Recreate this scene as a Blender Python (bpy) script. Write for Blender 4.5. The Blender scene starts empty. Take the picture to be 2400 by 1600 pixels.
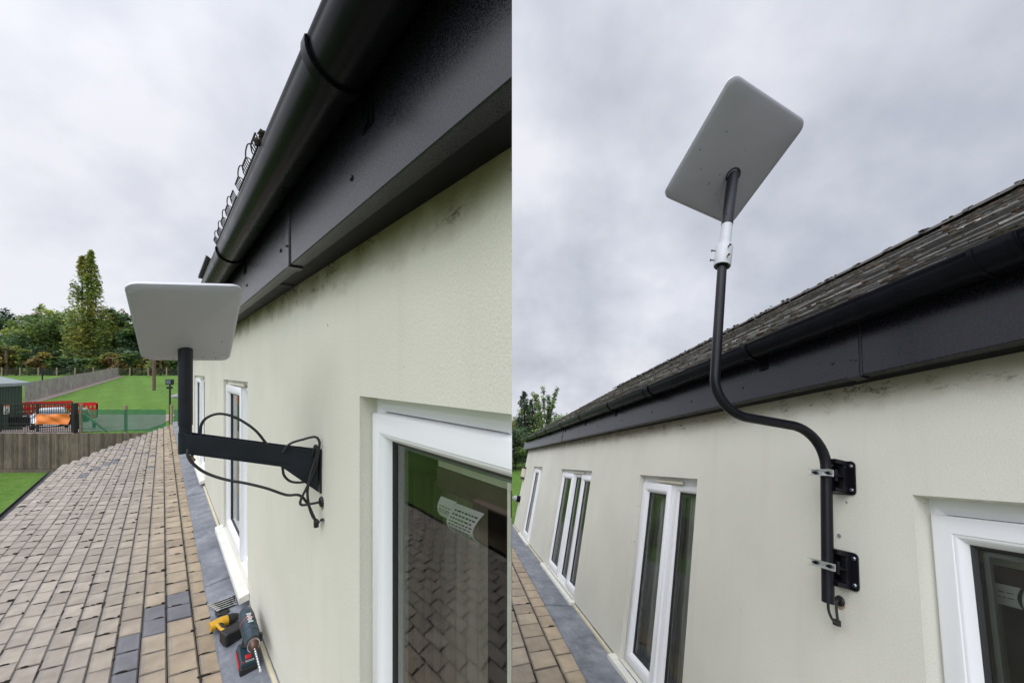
import bpy, bmesh, math, random
from mathutils import Vector, Matrix, noise as mnoise
random.seed(7)
S = bpy.context.scene
PI = math.pi
# ------------------------------------------------------------------ camera
CAM = Vector((0.0, 0.0, 4.6))
cd = bpy.data.cameras.new("camera"); cam = bpy.data.objects.new("camera", cd); S.collection.objects.link(cam)
cam.location = CAM; cam.rotation_euler = (PI / 2, 0, 0)
cd.sensor_width = 36.0; cd.lens = 12.87; cd.shift_y = 0.03; cd.clip_start = 0.02; cd.clip_end = 3000
S.camera = cam
S.render.resolution_x = 1024; S.render.resolution_y = 682
# ------------------------------------------------------------------ world
W = bpy.data.worlds.new("World"); S.world = W; W.use_nodes = True
nt = W.node_tree; nt.nodes.clear()
def N(t, kind, **kw):
    n = t.nodes.new(kind)
    for k, v in kw.items():
        if k.startswith("i_"): n.inputs[int(k[2:])].default_value = v
        else: setattr(n, k, v)
    return n
SUN_EL, SUN_AZ = math.radians(60), math.radians(203)        # azimuth measured clockwise from +Y: behind and left of the camera
tc = N(nt, "ShaderNodeTexCoord"); sep = N(nt, "ShaderNodeSeparateXYZ"); nt.links.new(tc.outputs["Generated"], sep.inputs[0])
mx = N(nt, "ShaderNodeMath", operation="MAXIMUM", i_1=-0.12); nt.links.new(sep.outputs[2], mx.inputs[0])
ad = N(nt, "ShaderNodeMath", operation="ADD", i_1=0.85); nt.links.new(mx.outputs[0], ad.inputs[0])
dx = N(nt, "ShaderNodeMath", operation="DIVIDE"); dy = N(nt, "ShaderNodeMath", operation="DIVIDE")
for d, k in ((dx, 0), (dy, 1)):
    nt.links.new(sep.outputs[k], d.inputs[0]); nt.links.new(ad.outputs[0], d.inputs[1])
cmb = N(nt, "ShaderNodeCombineXYZ", i_2=3.1); nt.links.new(dx.outputs[0], cmb.inputs[0]); nt.links.new(dy.outputs[0], cmb.inputs[1])
n1 = N(nt, "ShaderNodeTexNoise"); n1.inputs["Scale"].default_value = 3.8; n1.inputs["Detail"].default_value = 7; n1.inputs["Roughness"].default_value = 0.52; n1.inputs["Distortion"].default_value = 0.05
nt.links.new(cmb.outputs[0], n1.inputs["Vector"])
# broad brightness: the cloud is thinner towards the left and overhead
gx = N(nt, "ShaderNodeMath", operation="MULTIPLY_ADD", i_1=-0.16, i_2=0.0); nt.links.new(sep.outputs[0], gx.inputs[0])
gsum = N(nt, "ShaderNodeMath", operation="ADD"); nt.links.new(n1.outputs["Fac"], gsum.inputs[0]); nt.links.new(gx.outputs[0], gsum.inputs[1])
gz = N(nt, "ShaderNodeMath", operation="MULTIPLY_ADD", i_1=0.10); nt.links.new(sep.outputs[2], gz.inputs[0]); nt.links.new(gsum.outputs[0], gz.inputs[2])
rp = N(nt, "ShaderNodeValToRGB"); e = rp.color_ramp.elements
e[0].position = 0.30; e[0].color = (0.50, 0.53, 0.61, 1); e[1].position = 0.70; e[1].color = (0.86, 0.865, 0.93, 1)
m_ = e.new(0.50); m_.color = (0.665, 0.69, 0.77, 1)
nt.links.new(gz.outputs[0], rp.inputs[0])
# glow added to the overcast, unseen behind the camera, to brighten the walls
SD = (math.sin(SUN_AZ) * math.cos(SUN_EL), math.cos(SUN_AZ) * math.cos(SUN_EL), math.sin(SUN_EL))
dt = N(nt, "ShaderNodeVectorMath", operation="DOT_PRODUCT"); nt.links.new(tc.outputs["Generated"], dt.inputs[0]); dt.inputs[1].default_value = SD
dm = N(nt, "ShaderNodeMath", operation="MAXIMUM", i_1=0.0); nt.links.new(dt.outputs["Value"], dm.inputs[0])
dp = N(nt, "ShaderNodeMath", operation="POWER", i_1=3.0); nt.links.new(dm.outputs[0], dp.inputs[0])
ds = N(nt, "ShaderNodeMath", operation="MULTIPLY_ADD", i_1=3.2, i_2=1.03); nt.links.new(dp.outputs[0], ds.inputs[0])
# low sky behind the camera darkened, out of view, to dim the dish backs
mr1 = N(nt, "ShaderNodeMapRange", interpolation_type="SMOOTHSTEP"); mr1.inputs[1].default_value = 0.0; mr1.inputs[2].default_value = 0.55; mr1.inputs[3].default_value = 0.30; nt.links.new(sep.outputs[2], mr1.inputs[0])
mr2 = N(nt, "ShaderNodeMapRange", interpolation_type="SMOOTHSTEP"); mr2.inputs[1].default_value = -0.35; mr2.inputs[2].default_value = 0.15; nt.links.new(sep.outputs[1], mr2.inputs[0])
mm_ = N(nt, "ShaderNodeMath", operation="MAXIMUM"); nt.links.new(mr1.outputs[0], mm_.inputs[0]); nt.links.new(mr2.outputs[0], mm_.inputs[1])
ml = N(nt, "ShaderNodeMath", operation="MULTIPLY"); nt.links.new(mm_.outputs[0], ml.inputs[0]); nt.links.new(ds.outputs[0], ml.inputs[1])
bgc = N(nt, "ShaderNodeBackground"); nt.links.new(ml.outputs[0], bgc.inputs[1]); nt.links.new(rp.outputs[0], bgc.inputs[0])
skt = N(nt, "ShaderNodeTexSky", sky_type="NISHITA", sun_disc=False, sun_elevation=SUN_EL, sun_rotation=SUN_AZ)
bgs = N(nt, "ShaderNodeBackground"); bgs.inputs[1].default_value = 0.1; nt.links.new(skt.outputs[0], bgs.inputs[0])
mxs = N(nt, "ShaderNodeMixShader"); mxs.inputs[0].default_value = 0.95
nt.links.new(bgs.outputs[0], mxs.inputs[1]); nt.links.new(bgc.outputs[0], mxs.inputs[2])
wo = N(nt, "ShaderNodeOutputWorld"); nt.links.new(mxs.outputs[0], wo.inputs[0])
# ------------------------------------------------------------------ sun behind the cloud
sl = bpy.data.lights.new("sun", "SUN"); sl.energy = 0.5; sl.angle = math.radians(40); sl.color = (1.0, 0.97, 0.92)
so = bpy.data.objects.new("sun", sl); S.collection.objects.link(so)
sdir = Vector((math.sin(SUN_AZ) * math.cos(SUN_EL), math.cos(SUN_AZ) * math.cos(SUN_EL), math.sin(SUN_EL)))
so.rotation_euler = sdir.to_track_quat("Z", "Y").to_euler(); so.location = sdir * 50
S.view_settings.view_transform = "Standard"; S.view_settings.look = "None"; S.view_settings.gamma = 1.0; S.view_settings.exposure = 0.0
S.cycles.max_bounces = 8; S.cycles.transparent_max_bounces = 16
# ================================================================== frames of the two places
def mat4(u, n, v, o):
    return Matrix(((u[0], n[0], v[0], o[0]), (u[1], n[1], v[1], o[1]), (u[2], n[2], v[2], o[2]), (0, 0, 0, 1)))
class Frame:
    def __init__(s, u, n, v, d):
        s.u, s.n, s.v, s.d = Vector(u).normalized(), Vector(n).normalized(), Vector(v).normalized(), d
        s.M = mat4(s.u, s.n, s.v, CAM - s.n * d)
    def at(s, a, b, c): return s.M @ Vector((a, b, c))
LF = Frame((-0.69044, 0.72338, 0), (-0.72338, -0.69044, 0), (0, 0, 1), 0.45)
uR = Vector((-0.12131, 0.96376, -0.23701)).normalized(); vR = Vector((0.2073, 0.2576, 0.9438)); vR = (vR - uR * vR.dot(uR)).normalized()
RF = Frame(uR, vR.cross(uR), vR, 1.63)
WF = Frame((1, 0, 0), (0, 1, 0), (0, 0, 1), 0)              # world axes with the camera's height as zero
# ================================================================== mesh builder
class MB:
    def __init__(s): s.v = []; s.f = []; s.col = []
    def add(s, vs, fs, col=None):
        o = len(s.v); s.v += [tuple(p) for p in vs]; s.f += [tuple(i + o for i in f) for f in fs]
        s.col += [col] * len(fs)
    def box(s, a0, a1, b0, b1, c0, c1, col=None):
        v = [(a, b, c) for c in (c0, c1) for b in (b0, b1) for a in (a0, a1)]
        s.hexa(v, col)
    def hexa(s, v, col=None):                                # v: (000,100,010,110,001,101,011,111)
        s.add(v, [(0, 2, 3, 1), (4, 5, 7, 6), (0, 1, 5, 4), (2, 6, 7, 3), (0, 4, 6, 2), (1, 3, 7, 5)], col)
    def obox(s, ctr, ax, ay, az, col=None):                  # half-axis vectors
        c = Vector(ctr); s.hexa([c + ax * i + ay * j + az * k for k in (-1, 1) for j in (-1, 1) for i in (-1, 1)], col)
    def bar(s, p, q, w, h=None, up=(0, 0, 1), col=None):
        p, q = Vector(p), Vector(q); h = h or w; d = (q - p); L = d.length; d.normalize()
        x = d.cross(Vector(up));
        if x.length < 1e-4: x = d.cross(Vector((1, 0, 0)))
        x.normalize(); y = x.cross(d)
        s.obox((p + q) / 2, d * (L / 2), x * (w / 2), y * (h / 2), col)
    def tube(s, pts, r, n=12, cap=True, col=None):
        P = [Vector(p) for p in pts]; R = r if isinstance(r, (list, tuple)) else [r] * len(P)
        t0 = (P[1] - P[0]).normalized(); x = t0.orthogonal().normalized(); rings = []
        for i, p in enumerate(P):
            t = ((P[min(i + 1, len(P) - 1)] - P[max(i - 1, 0)])).normalized()
            x = (x - t * x.dot(t));
            if x.length < 1e-6: x = t.orthogonal()
            x.normalize(); y = t.cross(x)
            rings.append([p + (x * math.cos(2 * PI * k / n) + y * math.sin(2 * PI * k / n)) * R[i] for k in range(n)])
        vs = [q for rg in rings for q in rg]; fs = []
        for i in range(len(P) - 1):
            for k in range(n):
                k2 = (k + 1) % n; fs.append((i * n + k, i * n + k2, (i + 1) * n + k2, (i + 1) * n + k))
        if cap: fs += [tuple(range(n))[::-1], tuple((len(P) - 1) * n + k for k in range(n))]
        s.add(vs, fs, col)
    def prism(s, poly, d, col=None):                         # poly: 3-D points, extruded by vector d
        P = [Vector(p) for p in poly]; n = len(P); d = Vector(d)
        vs = P + [p + d for p in P]
        s.add(vs, [tuple(range(n))[::-1], tuple(range(n, 2 * n))] + [(i, (i + 1) % n, n + (i + 1) % n, n + i) for i in range(n)], col)
    def ring(s, a0, a1, c0, c1, prof):                       # picture frame: profile of (inset, b), mitred corners
        def rect(i, b): return [(a0 + i, b, c0 + i), (a1 - i, b, c0 + i), (a1 - i, b, c1 - i), (a0 + i, b, c1 - i)]
        vs = [p for i, b in prof for p in rect(i, b)]; fs = []
        for k in range(len(prof) - 1):
            for j in range(4):
                j2 = (j + 1) % 4; fs.append((4 * k + j, 4 * k + j2, 4 * k + 4 + j2, 4 * k + 4 + j))
        s.add(vs, fs)
    def sweep(s, prof, a0, a1, closed=False):                # profile of (b, c) along a
        n = len(prof); vs = [(a0, b, c) for b, c in prof] + [(a1, b, c) for b, c in prof]
        m = n if closed else n - 1
        fs = [(i, (i + 1) % n, n + (i + 1) % n, n + i) for i in range(m)]
        if closed: fs += [tuple(range(n))[::-1], tuple(range(n, 2 * n))]
        s.add(vs, fs)
    def blob(s, ctr, r, rnd, col=None, seg=6, rg=4, shear=0):
        c = Vector(ctr); vs = [c + Vector((0, 0, r[2]))]; fs = []
        for i in range(1, rg):
            th = PI * i / rg
            for k in range(seg):
                ph = 2 * PI * (k + 0.5 * (i % 2)) / seg; j = 0.78 + 0.44 * rnd.random()
                vs.append(c + Vector((r[0] * math.sin(th) * math.cos(ph), r[1] * math.sin(th) * math.sin(ph), r[2] * math.cos(th))) * j)
        vs.append(c - Vector((0, 0, r[2]))); L = len(vs) - 1
        for k in range(seg):
            fs.append((0, 1 + k, 1 + (k + 1) % seg)); b = 1 + (rg - 2) * seg
            fs.append((L, b + (k + 1) % seg, b + k))
        for i in range(rg - 2):
            for k in range(seg):
                a = 1 + i * seg; fs.append((a + k, a + seg + k, a + seg + (k + 1) % seg, a + (k + 1) % seg))
        if shear: vs = [Vector((p.x + shear * (p.y - c.y), p.y, p.z)) for p in vs]
        s.add(vs, fs, col)
    def lathe(s, base, axis, prof, n=20):                    # prof: (distance along axis, radius)
        ax = Vector(axis).normalized(); b = Vector(base)
        s.tube([b + ax * t for t, r in prof], [max(r, 1e-4) for t, r in prof], n)
    def build(s, name, material, parent=None, org=(0, 0, 0), smooth=False, bevel=0.0, cut=None, seg=2, angle=35, recalc=True):
        me = bpy.data.meshes.new(name); o = Vector(org)
        me.from_pydata([(p[0] - o.x, p[1] - o.y, p[2] - o.z) for p in s.v], [], s.f)
        if any(c is not None for c in s.col):
            at = me.attributes.new("col", "FLOAT_COLOR", "FACE")
            for i, c in enumerate(s.col): at.data[i].color = (*(c or (0.5, 0.5, 0.5)), 1)
        if cut or True:
            bm = bmesh.new(); bm.from_mesh(me)
            if cut:
                fr, sign = cut                               # keep the side of the vertical plane x = 0 that this place fills
                no = Vector((fr.u.x, fr.n.x, fr.v.x)) * sign; co = Vector((0, fr.d, 0)) - o
                r = bmesh.ops.bisect_plane(bm, geom=bm.verts[:] + bm.edges[:] + bm.faces[:], plane_co=co, plane_no=no, clear_outer=True, clear_inner=False)
                ed = [x for x in r["geom_cut"] if isinstance(x, bmesh.types.BMEdge)]
                if ed: bmesh.ops.holes_fill(bm, edges=ed, sides=0)
            if recalc: bmesh.ops.recalc_face_normals(bm, faces=bm.faces[:])
            bm.to_mesh(me); bm.free()
        if smooth:
            for p in me.polygons: p.use_smooth = True
            try: me.set_sharp_from_angle(angle=math.radians(angle))
            except Exception: pass
        me.materials.append(material)
        ob = bpy.data.objects.new(name, me); S.collection.objects.link(ob)
        if parent is not None: ob.parent = parent
        if bevel:
            m = ob.modifiers.new("bevel", "BEVEL"); m.width = bevel; m.segments = seg; m.limit_method = "ANGLE"; m.angle_limit = math.radians(40)
        return ob
def tag(o, label, cat, group=None, kind=None):
    if label: o["label"] = label
    if cat: o["category"] = cat
    if group: o["group"] = group
    if kind: o["kind"] = kind
    return o
def thing(name, fr, org, label, cat, group=None):
    o = bpy.data.objects.new(name, None); S.collection.objects.link(o); o.empty_display_size = 0.1
    o.matrix_world = fr.M @ Matrix.Translation(Vector(org)); tag(o, label, cat, group); return o
def smoothpath(pts, k=6):                                    # Catmull-Rom
    P = [Vector(p) for p in pts]; P = [P[0] * 2 - P[1]] + P + [P[-1] * 2 - P[-2]]; out = []
    for i in range(1, len(P) - 2):
        for j in range(k):
            t = j / k; a, b, c, d = P[i - 1], P[i], P[i + 1], P[i + 2]
            out.append(0.5 * ((2 * b) + (c - a) * t + (2 * a - 5 * b + 4 * c - d) * t * t + (3 * b - a - 3 * c + d) * t ** 3))
    out.append(P[-2]); return out
# ================================================================== materials
def newmat(name):
    m = bpy.data.materials.new(name); m.use_nodes = True; t = m.node_tree
    return m, t, t.nodes["Principled BSDF"]
def noise(t, scale, detail=4, rough=0.55, coord="Object", stretch=None):
    c = N(t, "ShaderNodeTexCoord"); n = N(t, "ShaderNodeTexNoise")
    n.inputs["Scale"].default_value = scale; n.inputs["Detail"].default_value = detail; n.inputs["Roughness"].default_value = rough
    if stretch:
        mp = N(t, "ShaderNodeMapping"); mp.inputs["Scale"].default_value = stretch
        t.links.new(c.outputs[coord], mp.inputs[0]); t.links.new(mp.outputs[0], n.inputs["Vector"])
    else: t.links.new(c.outputs[coord], n.inputs["Vector"])
    return n
def ramp(t, src, stops):
    r = N(t, "ShaderNodeValToRGB"); e = r.color_ramp.elements
    while len(e) > 1: e.remove(e[-1])
    e[0].position = stops[0][0]; e[0].color = (*stops[0][1], 1)
    for p, c in stops[1:]:
        x = e.new(p); x.color = (*c, 1)
    t.links.new(src, r.inputs[0]); return r
def mixc(t, fac, a, b, mode="MIX"):
    m = N(t, "ShaderNodeMix", data_type="RGBA", blend_type=mode)
    for i, s in ((0, fac), (6, a), (7, b)):
        if hasattr(s, "is_linked"): t.links.new(s, m.inputs[i])
        else: m.inputs[i].default_value = s if i == 0 else (*s, 1)
    return m.outputs[2]
def bump(t, bs, src, strength, dist=0.01):
    b = N(t, "ShaderNodeBump"); b.inputs["Strength"].default_value = strength; b.inputs["Distance"].default_value = dist
    t.links.new(src, b.inputs["Height"]); t.links.new(b.outputs[0], bs.inputs["Normal"]); return b
def pm(name, base, rough=0.5, metal=0.0, var=0.15, scale=12, bs=0.0, bscale=80, bdist=0.004, spec=0.5, stretch=None, coat=0.0):
    m, t, p = newmat(name)
    n = noise(t, scale, stretch=stretch); lo = tuple(x * (1 - var) for x in base); hi = tuple(min(1, x * (1 + var)) for x in base)
    r = ramp(t, n.outputs["Fac"], [(0.3, lo), (0.7, hi)]); t.links.new(r.outputs[0], p.inputs["Base Color"])
    rr = N(t, "ShaderNodeMath", operation="MULTIPLY_ADD", i_1=0.25, i_2=max(0.02, rough - 0.12)); t.links.new(n.outputs["Fac"], rr.inputs[0]); t.links.new(rr.outputs[0], p.inputs["Roughness"])
    p.inputs["Metallic"].default_value = metal; p.inputs["Specular IOR Level"].default_value = spec
    if coat: p.inputs["Coat Weight"].default_value = coat; p.inputs["Coat Roughness"].default_value = 0.08
    if bs:
        nb = noise(t, bscale, detail=3); bump(t, p, nb.outputs["Fac"], bs, bdist)
    return m
def colmat(name, rough=0.8, var=0.2, scale=30, bs=0.3, bscale=150, bdist=0.002, translucent=0.0):
    m, t, p = newmat(name)                                   # takes its colour from each face's own "col"
    at = N(t, "ShaderNodeAttribute"); at.attribute_name = "col"
    n = noise(t, scale); r = ramp(t, n.outputs["Fac"], [(0.3, (1 - var,) * 3), (0.7, (1 + var,) * 3)])
    t.links.new(mixc(t, 1.0, at.outputs["Color"], r.outputs[0], "MULTIPLY"), p.inputs["Base Color"]); p.inputs["Roughness"].default_value = rough
    if bs:
        nb = noise(t, bscale, detail=3); bump(t, p, nb.outputs["Fac"], bs, bdist)
    if translucent:
        tr = N(t, "ShaderNodeBsdfTranslucent"); t.links.new(at.outputs["Color"], tr.inputs[0])
        mx = N(t, "ShaderNodeMixShader"); mx.inputs[0].default_value = translucent
        t.links.new(p.outputs[0], mx.inputs[1]); t.links.new(tr.outputs[0], mx.inputs[2])
        t.links.new(mx.outputs[0], t.nodes["Material Output"].inputs[0])
    return m
def wallmat(name, top, tint, dirt=0.85):
    m, t, p = newmat(name)
    c = N(t, "ShaderNodeTexCoord"); s = N(t, "ShaderNodeSeparateXYZ"); t.links.new(c.outputs["Object"], s.inputs[0])
    big = noise(t, 1.1, 5); base = ramp(t, big.outputs["Fac"], [(0.3, tuple(x * 0.93 for x in tint)), (0.7, tuple(x * 1.05 for x in tint))]).outputs[0]
    fine = noise(t, 220, 2); base = mixc(t, 0.18, base, ramp(t, fine.outputs["Fac"], [(0.35, (0.35, 0.34, 0.28)), (0.6, (0.9, 0.88, 0.78))]).outputs[0], "MULTIPLY")
    # faint run-off streaks and small specks of dirt
    st = noise(t, 3.0, 5, stretch=(3.2, 3.2, 0.25)); base = mixc(t, ramp(t, st.outputs["Fac"], [(0.55, (0, 0, 0)), (0.8, (0.14,) * 3)]).outputs[0], base, (0.42, 0.39, 0.28))
    sp = noise(t, 26, 2); base = mixc(t, ramp(t, sp.outputs["Fac"], [(0.745, (0, 0, 0)), (0.77, (0.8,) * 3)]).outputs[0], base, (0.10, 0.09, 0.07))
    # mould and cobweb dirt in a ragged band under the soffit
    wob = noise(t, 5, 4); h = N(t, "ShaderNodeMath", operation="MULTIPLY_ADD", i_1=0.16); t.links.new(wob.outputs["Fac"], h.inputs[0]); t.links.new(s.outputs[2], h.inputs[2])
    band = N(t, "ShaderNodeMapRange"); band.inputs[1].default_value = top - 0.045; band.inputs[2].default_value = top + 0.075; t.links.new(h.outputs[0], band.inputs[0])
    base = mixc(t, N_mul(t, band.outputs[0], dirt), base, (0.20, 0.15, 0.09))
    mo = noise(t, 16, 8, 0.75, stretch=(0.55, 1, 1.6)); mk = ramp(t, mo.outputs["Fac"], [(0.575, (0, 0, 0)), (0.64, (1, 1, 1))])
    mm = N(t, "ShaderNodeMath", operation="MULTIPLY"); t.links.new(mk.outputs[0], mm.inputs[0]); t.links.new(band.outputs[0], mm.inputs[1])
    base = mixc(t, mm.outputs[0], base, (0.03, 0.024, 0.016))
    # cobweb threads: thin wandering lines inside the band
    cw = noise(t, 7, 5, 0.65, stretch=(.7, 1, 1.5)); c1 = N(t, "ShaderNodeMath", operation="SUBTRACT", i_1=0.5); t.links.new(cw.outputs["Fac"], c1.inputs[0]); c2 = N(t, "ShaderNodeMath", operation="ABSOLUTE"); t.links.new(c1.outputs[0], c2.inputs[0])
    ck = ramp(t, c2.outputs[0], [(0.004, (1, 1, 1)), (0.016, (0, 0, 0))]); gate = noise(t, 3.2, 3); gk = ramp(t, gate.outputs["Fac"], [(0.46, (0, 0, 0)), (0.58, (1, 1, 1))])
    b2_ = N(t, "ShaderNodeMapRange"); b2_.inputs[1].default_value = top - 0.035; b2_.inputs[2].default_value = top + 0.10; t.links.new(h.outputs[0], b2_.inputs[0])
    m1 = N(t, "ShaderNodeMath", operation="MULTIPLY"); t.links.new(ck.outputs[0], m1.inputs[0]); t.links.new(gk.outputs[0], m1.inputs[1])
    m2 = N(t, "ShaderNodeMath", operation="MULTIPLY"); t.links.new(m1.outputs[0], m2.inputs[0]); t.links.new(b2_.outputs[0], m2.inputs[1])
    base = mixc(t, m2.outputs[0], base, (0.035, 0.028, 0.02))
    t.links.new(base, p.inputs["Base Color"]); p.inputs["Roughness"].default_value = 0.92; p.inputs["Specular IOR Level"].default_value = 0.2
    nb = noise(t, 130, 3, 0.6); bump(t, p, nb.outputs["Fac"], 0.38, 0.003)
    return m
def N_mul(t, src, k):
    m = N(t, "ShaderNodeMath", operation="MULTIPLY", i_1=k); t.links.new(src, m.inputs[0]); return m.outputs[0]
def glassmat(name, tint=(0.90, 0.94, 0.91), ior=1.62):
    m = bpy.data.materials.new(name); m.use_nodes = True; t = m.node_tree; t.nodes.clear()
    tr = N(t, "ShaderNodeBsdfTransparent"); tr.inputs[0].default_value = (*tint, 1)
    gl = N(t, "ShaderNodeBsdfGlossy"); gl.inputs["Roughness"].default_value = 0.028; gl.inputs[0].default_value = (0.95, 0.97, 0.95, 1)
    fr = N(t, "ShaderNodeFresnel"); fr.inputs[0].default_value = ior
    wv = noise(t, 2.2, 2); bp = N(t, "ShaderNodeBump"); bp.inputs["Strength"].default_value = 0.02; bp.inputs["Distance"].default_value = 0.02
    t.links.new(wv.outputs["Fac"], bp.inputs["Height"]); t.links.new(bp.outputs[0], gl.inputs["Normal"])
    mx = N(t, "ShaderNodeMixShader"); t.links.new(fr.outputs[0], mx.inputs[0]); t.links.new(tr.outputs[0], mx.inputs[1]); t.links.new(gl.outputs[0], mx.inputs[2])
    o = N(t, "ShaderNodeOutputMaterial"); t.links.new(mx.outputs[0], o.inputs[0]); return m
def woodmat(name, lo, hi, scale=6, grey=0.5):
    m, t, p = newmat(name); at = N(t, "ShaderNodeAttribute"); at.attribute_name = "col"
    n = noise(t, scale, 6, 0.65, stretch=(6, 6, 0.5)); r = ramp(t, n.outputs["Fac"], [(0.3, lo), (0.72, hi)])
    k = noise(t, 1.3, 4); r2 = ramp(t, k.outputs["Fac"], [(0.35, (0.75,) * 3), (0.65, (1.15,) * 3)])
    c1 = mixc(t, 1.0, r.outputs[0], r2.outputs[0], "MULTIPLY"); t.links.new(mixc(t, 1.0, c1, at.outputs["Color"], "MULTIPLY"), p.inputs["Base Color"])
    p.inputs["Roughness"].default_value = 0.85; bump(t, p, n.outputs["Fac"], 0.4, 0.01); return m
def grassmat(name, a, b, c):
    m, t, p = newmat(name)
    n = noise(t, 0.25, 4); n2 = noise(t, 3.0, 5, 0.7); n3 = noise(t, 22, 4, 0.75)
    col = ramp(t, n.outputs["Fac"], [(0.35, a), (0.65, b)]).outputs[0]
    col = mixc(t, ramp(t, n2.outputs["Fac"], [(0.40, (0, 0, 0)), (0.62, (0.9,) * 3)]).outputs[0], col, c)
    col = mixc(t, 0.75, col, ramp(t, n3.outputs["Fac"], [(0.32, (0.35,) * 3), (0.62, (1.3,) * 3)]).outputs[0], "MULTIPLY")
    wv = N(t, "ShaderNodeTexWave", wave_type="BANDS", bands_direction="DIAGONAL"); wv.inputs["Scale"].default_value = 0.22; wv.inputs["Distortion"].default_value = 1.0; wv.inputs["Detail Scale"].default_value = 0.3
    cc = N(t, "ShaderNodeTexCoord"); t.links.new(cc.outputs["Object"], wv.inputs[0])
    col = mixc(t, 0.25, col, ramp(t, wv.outputs["Fac"], [(0.2, (0.8,) * 3), (0.8, (1.15,) * 3)]).outputs[0], "MULTIPLY")
    t.links.new(col, p.inputs["Base Color"]); p.inputs["Roughness"].default_value = 0.9; p.inputs["Specular IOR Level"].default_value = 0.15
    bump(t, p, n3.outputs["Fac"], 0.8, 0.05); return m
def leadmat():
    m, t, p = newmat("lead_sheet"); n = noise(t, 5, 7, 0.7); n2 = noise(t, 14, 6, 0.7, stretch=(0.5, 1.4, 1))
    col = ramp(t, n.outputs["Fac"], [(0.32, (0.12, 0.13, 0.155)), (0.5, (0.20, 0.215, 0.245)), (0.68, (0.30, 0.315, 0.345))]).outputs[0]
    col = mixc(t, ramp(t, n2.outputs["Fac"], [(0.55, (0, 0, 0)), (0.78, (0.55,) * 3)]).outputs[0], col, (0.42, 0.44, 0.46))
    n3 = noise(t, 9, 5, 0.7); col = mixc(t, ramp(t, n3.outputs["Fac"], [(0.66, (0, 0, 0)), (0.74, (0.7,) * 3)]).outputs[0], col, (0.10, 0.075, 0.06))
    t.links.new(col, p.inputs["Base Color"]); p.inputs["Metallic"].default_value = 0.25; p.inputs["Roughness"].default_value = 0.55
    bump(t, p, n.outputs["Fac"], 0.5, 0.012); return m
M = {}
M["wallL"] = wallmat("cream_render", 0.40, (0.715, 0.705, 0.62)); M["wallR"] = wallmat("cream_render_long_wing", 0.69, (0.71, 0.705, 0.63), 0.6)
M["bead"] = pm("render_stop_bead", (0.62, 0.56, 0.40), 0.6, var=0.08)
M["gutter"] = pm("black_gutter_plastic", (0.007, 0.0075, 0.011), 0.27, var=0.3, scale=6, bs=0.03, bscale=30, spec=0.09)
M["fascia"] = pm("black_woodgrain_plastic", (0.008, 0.008, 0.012), 0.25, var=0.2, scale=30, bs=0.10, bscale=520, bdist=0.0006, spec=0.38)
_m, _t, _p = M["fascia"], M["fascia"].node_tree, M["fascia"].node_tree.nodes["Principled BSDF"]
_n = noise(_t, 420, 2, .6); _r = ramp(_t, _n.outputs["Fac"], [(.42, (.005, .005, .009)), (.72, (.032, .033, .046))]); _t.links.new(_r.outputs[0], _p.inputs["Base Color"])
_r2 = ramp(_t, _n.outputs["Fac"], [(.35, (.20,) * 3), (.70, (.38,) * 3)]); _t.links.new(_r2.outputs[0], _p.inputs["Roughness"])
M["soffit"] = pm("black_soffit_plastic", (0.008, 0.008, 0.010), 0.5, var=0.3, scale=8, spec=0.2)
M["pvc"] = pm("white_window_plastic", (0.80, 0.81, 0.83), 0.42, var=0.012, scale=2, spec=0.35)
M["pvc_cream"] = pm("aged_cream_plastic", (0.62, 0.58, 0.47), 0.45, var=0.12, scale=9)
M["sill"] = pm("painted_sill", (0.74, 0.73, 0.66), 0.5, var=0.06, scale=9, bs=0.15, bscale=60)
M["gasket"] = pm("black_rubber", (0.012, 0.012, 0.013), 0.5, var=0.2)
M["spacer"] = pm("grey_spacer_bar", (0.28, 0.29, 0.30), 0.4, metal=0.4, var=0.1)
M["glass"] = glassmat("window_glass")
M["room"] = pm("dim_room_lining", (0.17, 0.165, 0.15), 0.9, var=0.25, scale=3)
M["blind"] = pm("pale_blind_cloth", (0.74, 0.73, 0.58), 0.85, var=0.08, scale=20)
M["blindbar"] = pm("plum_blind_hem", (0.10, 0.055, 0.06), 0.7, var=0.25)
M["paper"] = pm("label_paper", (0.74, 0.74, 0.70), 0.8, var=0.04)
M["ink"] = pm("label_ink", (0.05, 0.05, 0.05), 0.8, var=0.1)
M["curtain"] = pm("grey_curtain", (0.78, 0.79, 0.78), 0.9, var=0.3, scale=18, stretch=(4, 4, 0.2))
M["lead"] = leadmat()
M["tile"] = colmat("concrete_roof_tile", 0.85, var=0.16, scale=9, bs=0.5, bscale=260, bdist=0.0015)
M["under"] = pm("dark_roof_underlay", (0.02, 0.018, 0.016), 0.95, var=0.3)
M["moss"] = pm("dark_moss", (0.028, 0.022, 0.013), 0.95, var=0.6, scale=60, bs=0.9, bscale=200)
M["roofmoss"] = colmat("roof_moss", 0.95, var=0.45, scale=60, bs=1.0, bscale=160, bdist=0.004)
M["slate"] = colmat("weathered_roof_tile", 0.30, var=0.3, scale=25, bs=0.5, bscale=120, bdist=0.002)
M["steel"] = pm("dark_blue_black_coating", (0.011, 0.013, 0.021), 0.42, var=0.2, scale=14, bs=0.08, bscale=300, bdist=0.001, spec=0.35)
M["blacksteel"] = pm("black_powder_coat", (0.006, 0.006, 0.010), 0.34, var=0.2, scale=14, spec=0.28)
M["cable"] = pm("black_cable_sheath", (0.018, 0.018, 0.019), 0.5, var=0.2)
M["dish"] = pm("white_dish_plastic", (0.405, 0.405, 0.455), 0.45, var=0.05, scale=3, bs=0.03, bscale=400)
M["dishedge"] = pm("white_dish_rim", (0.66, 0.66, 0.69), 0.42, var=0.03)
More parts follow.
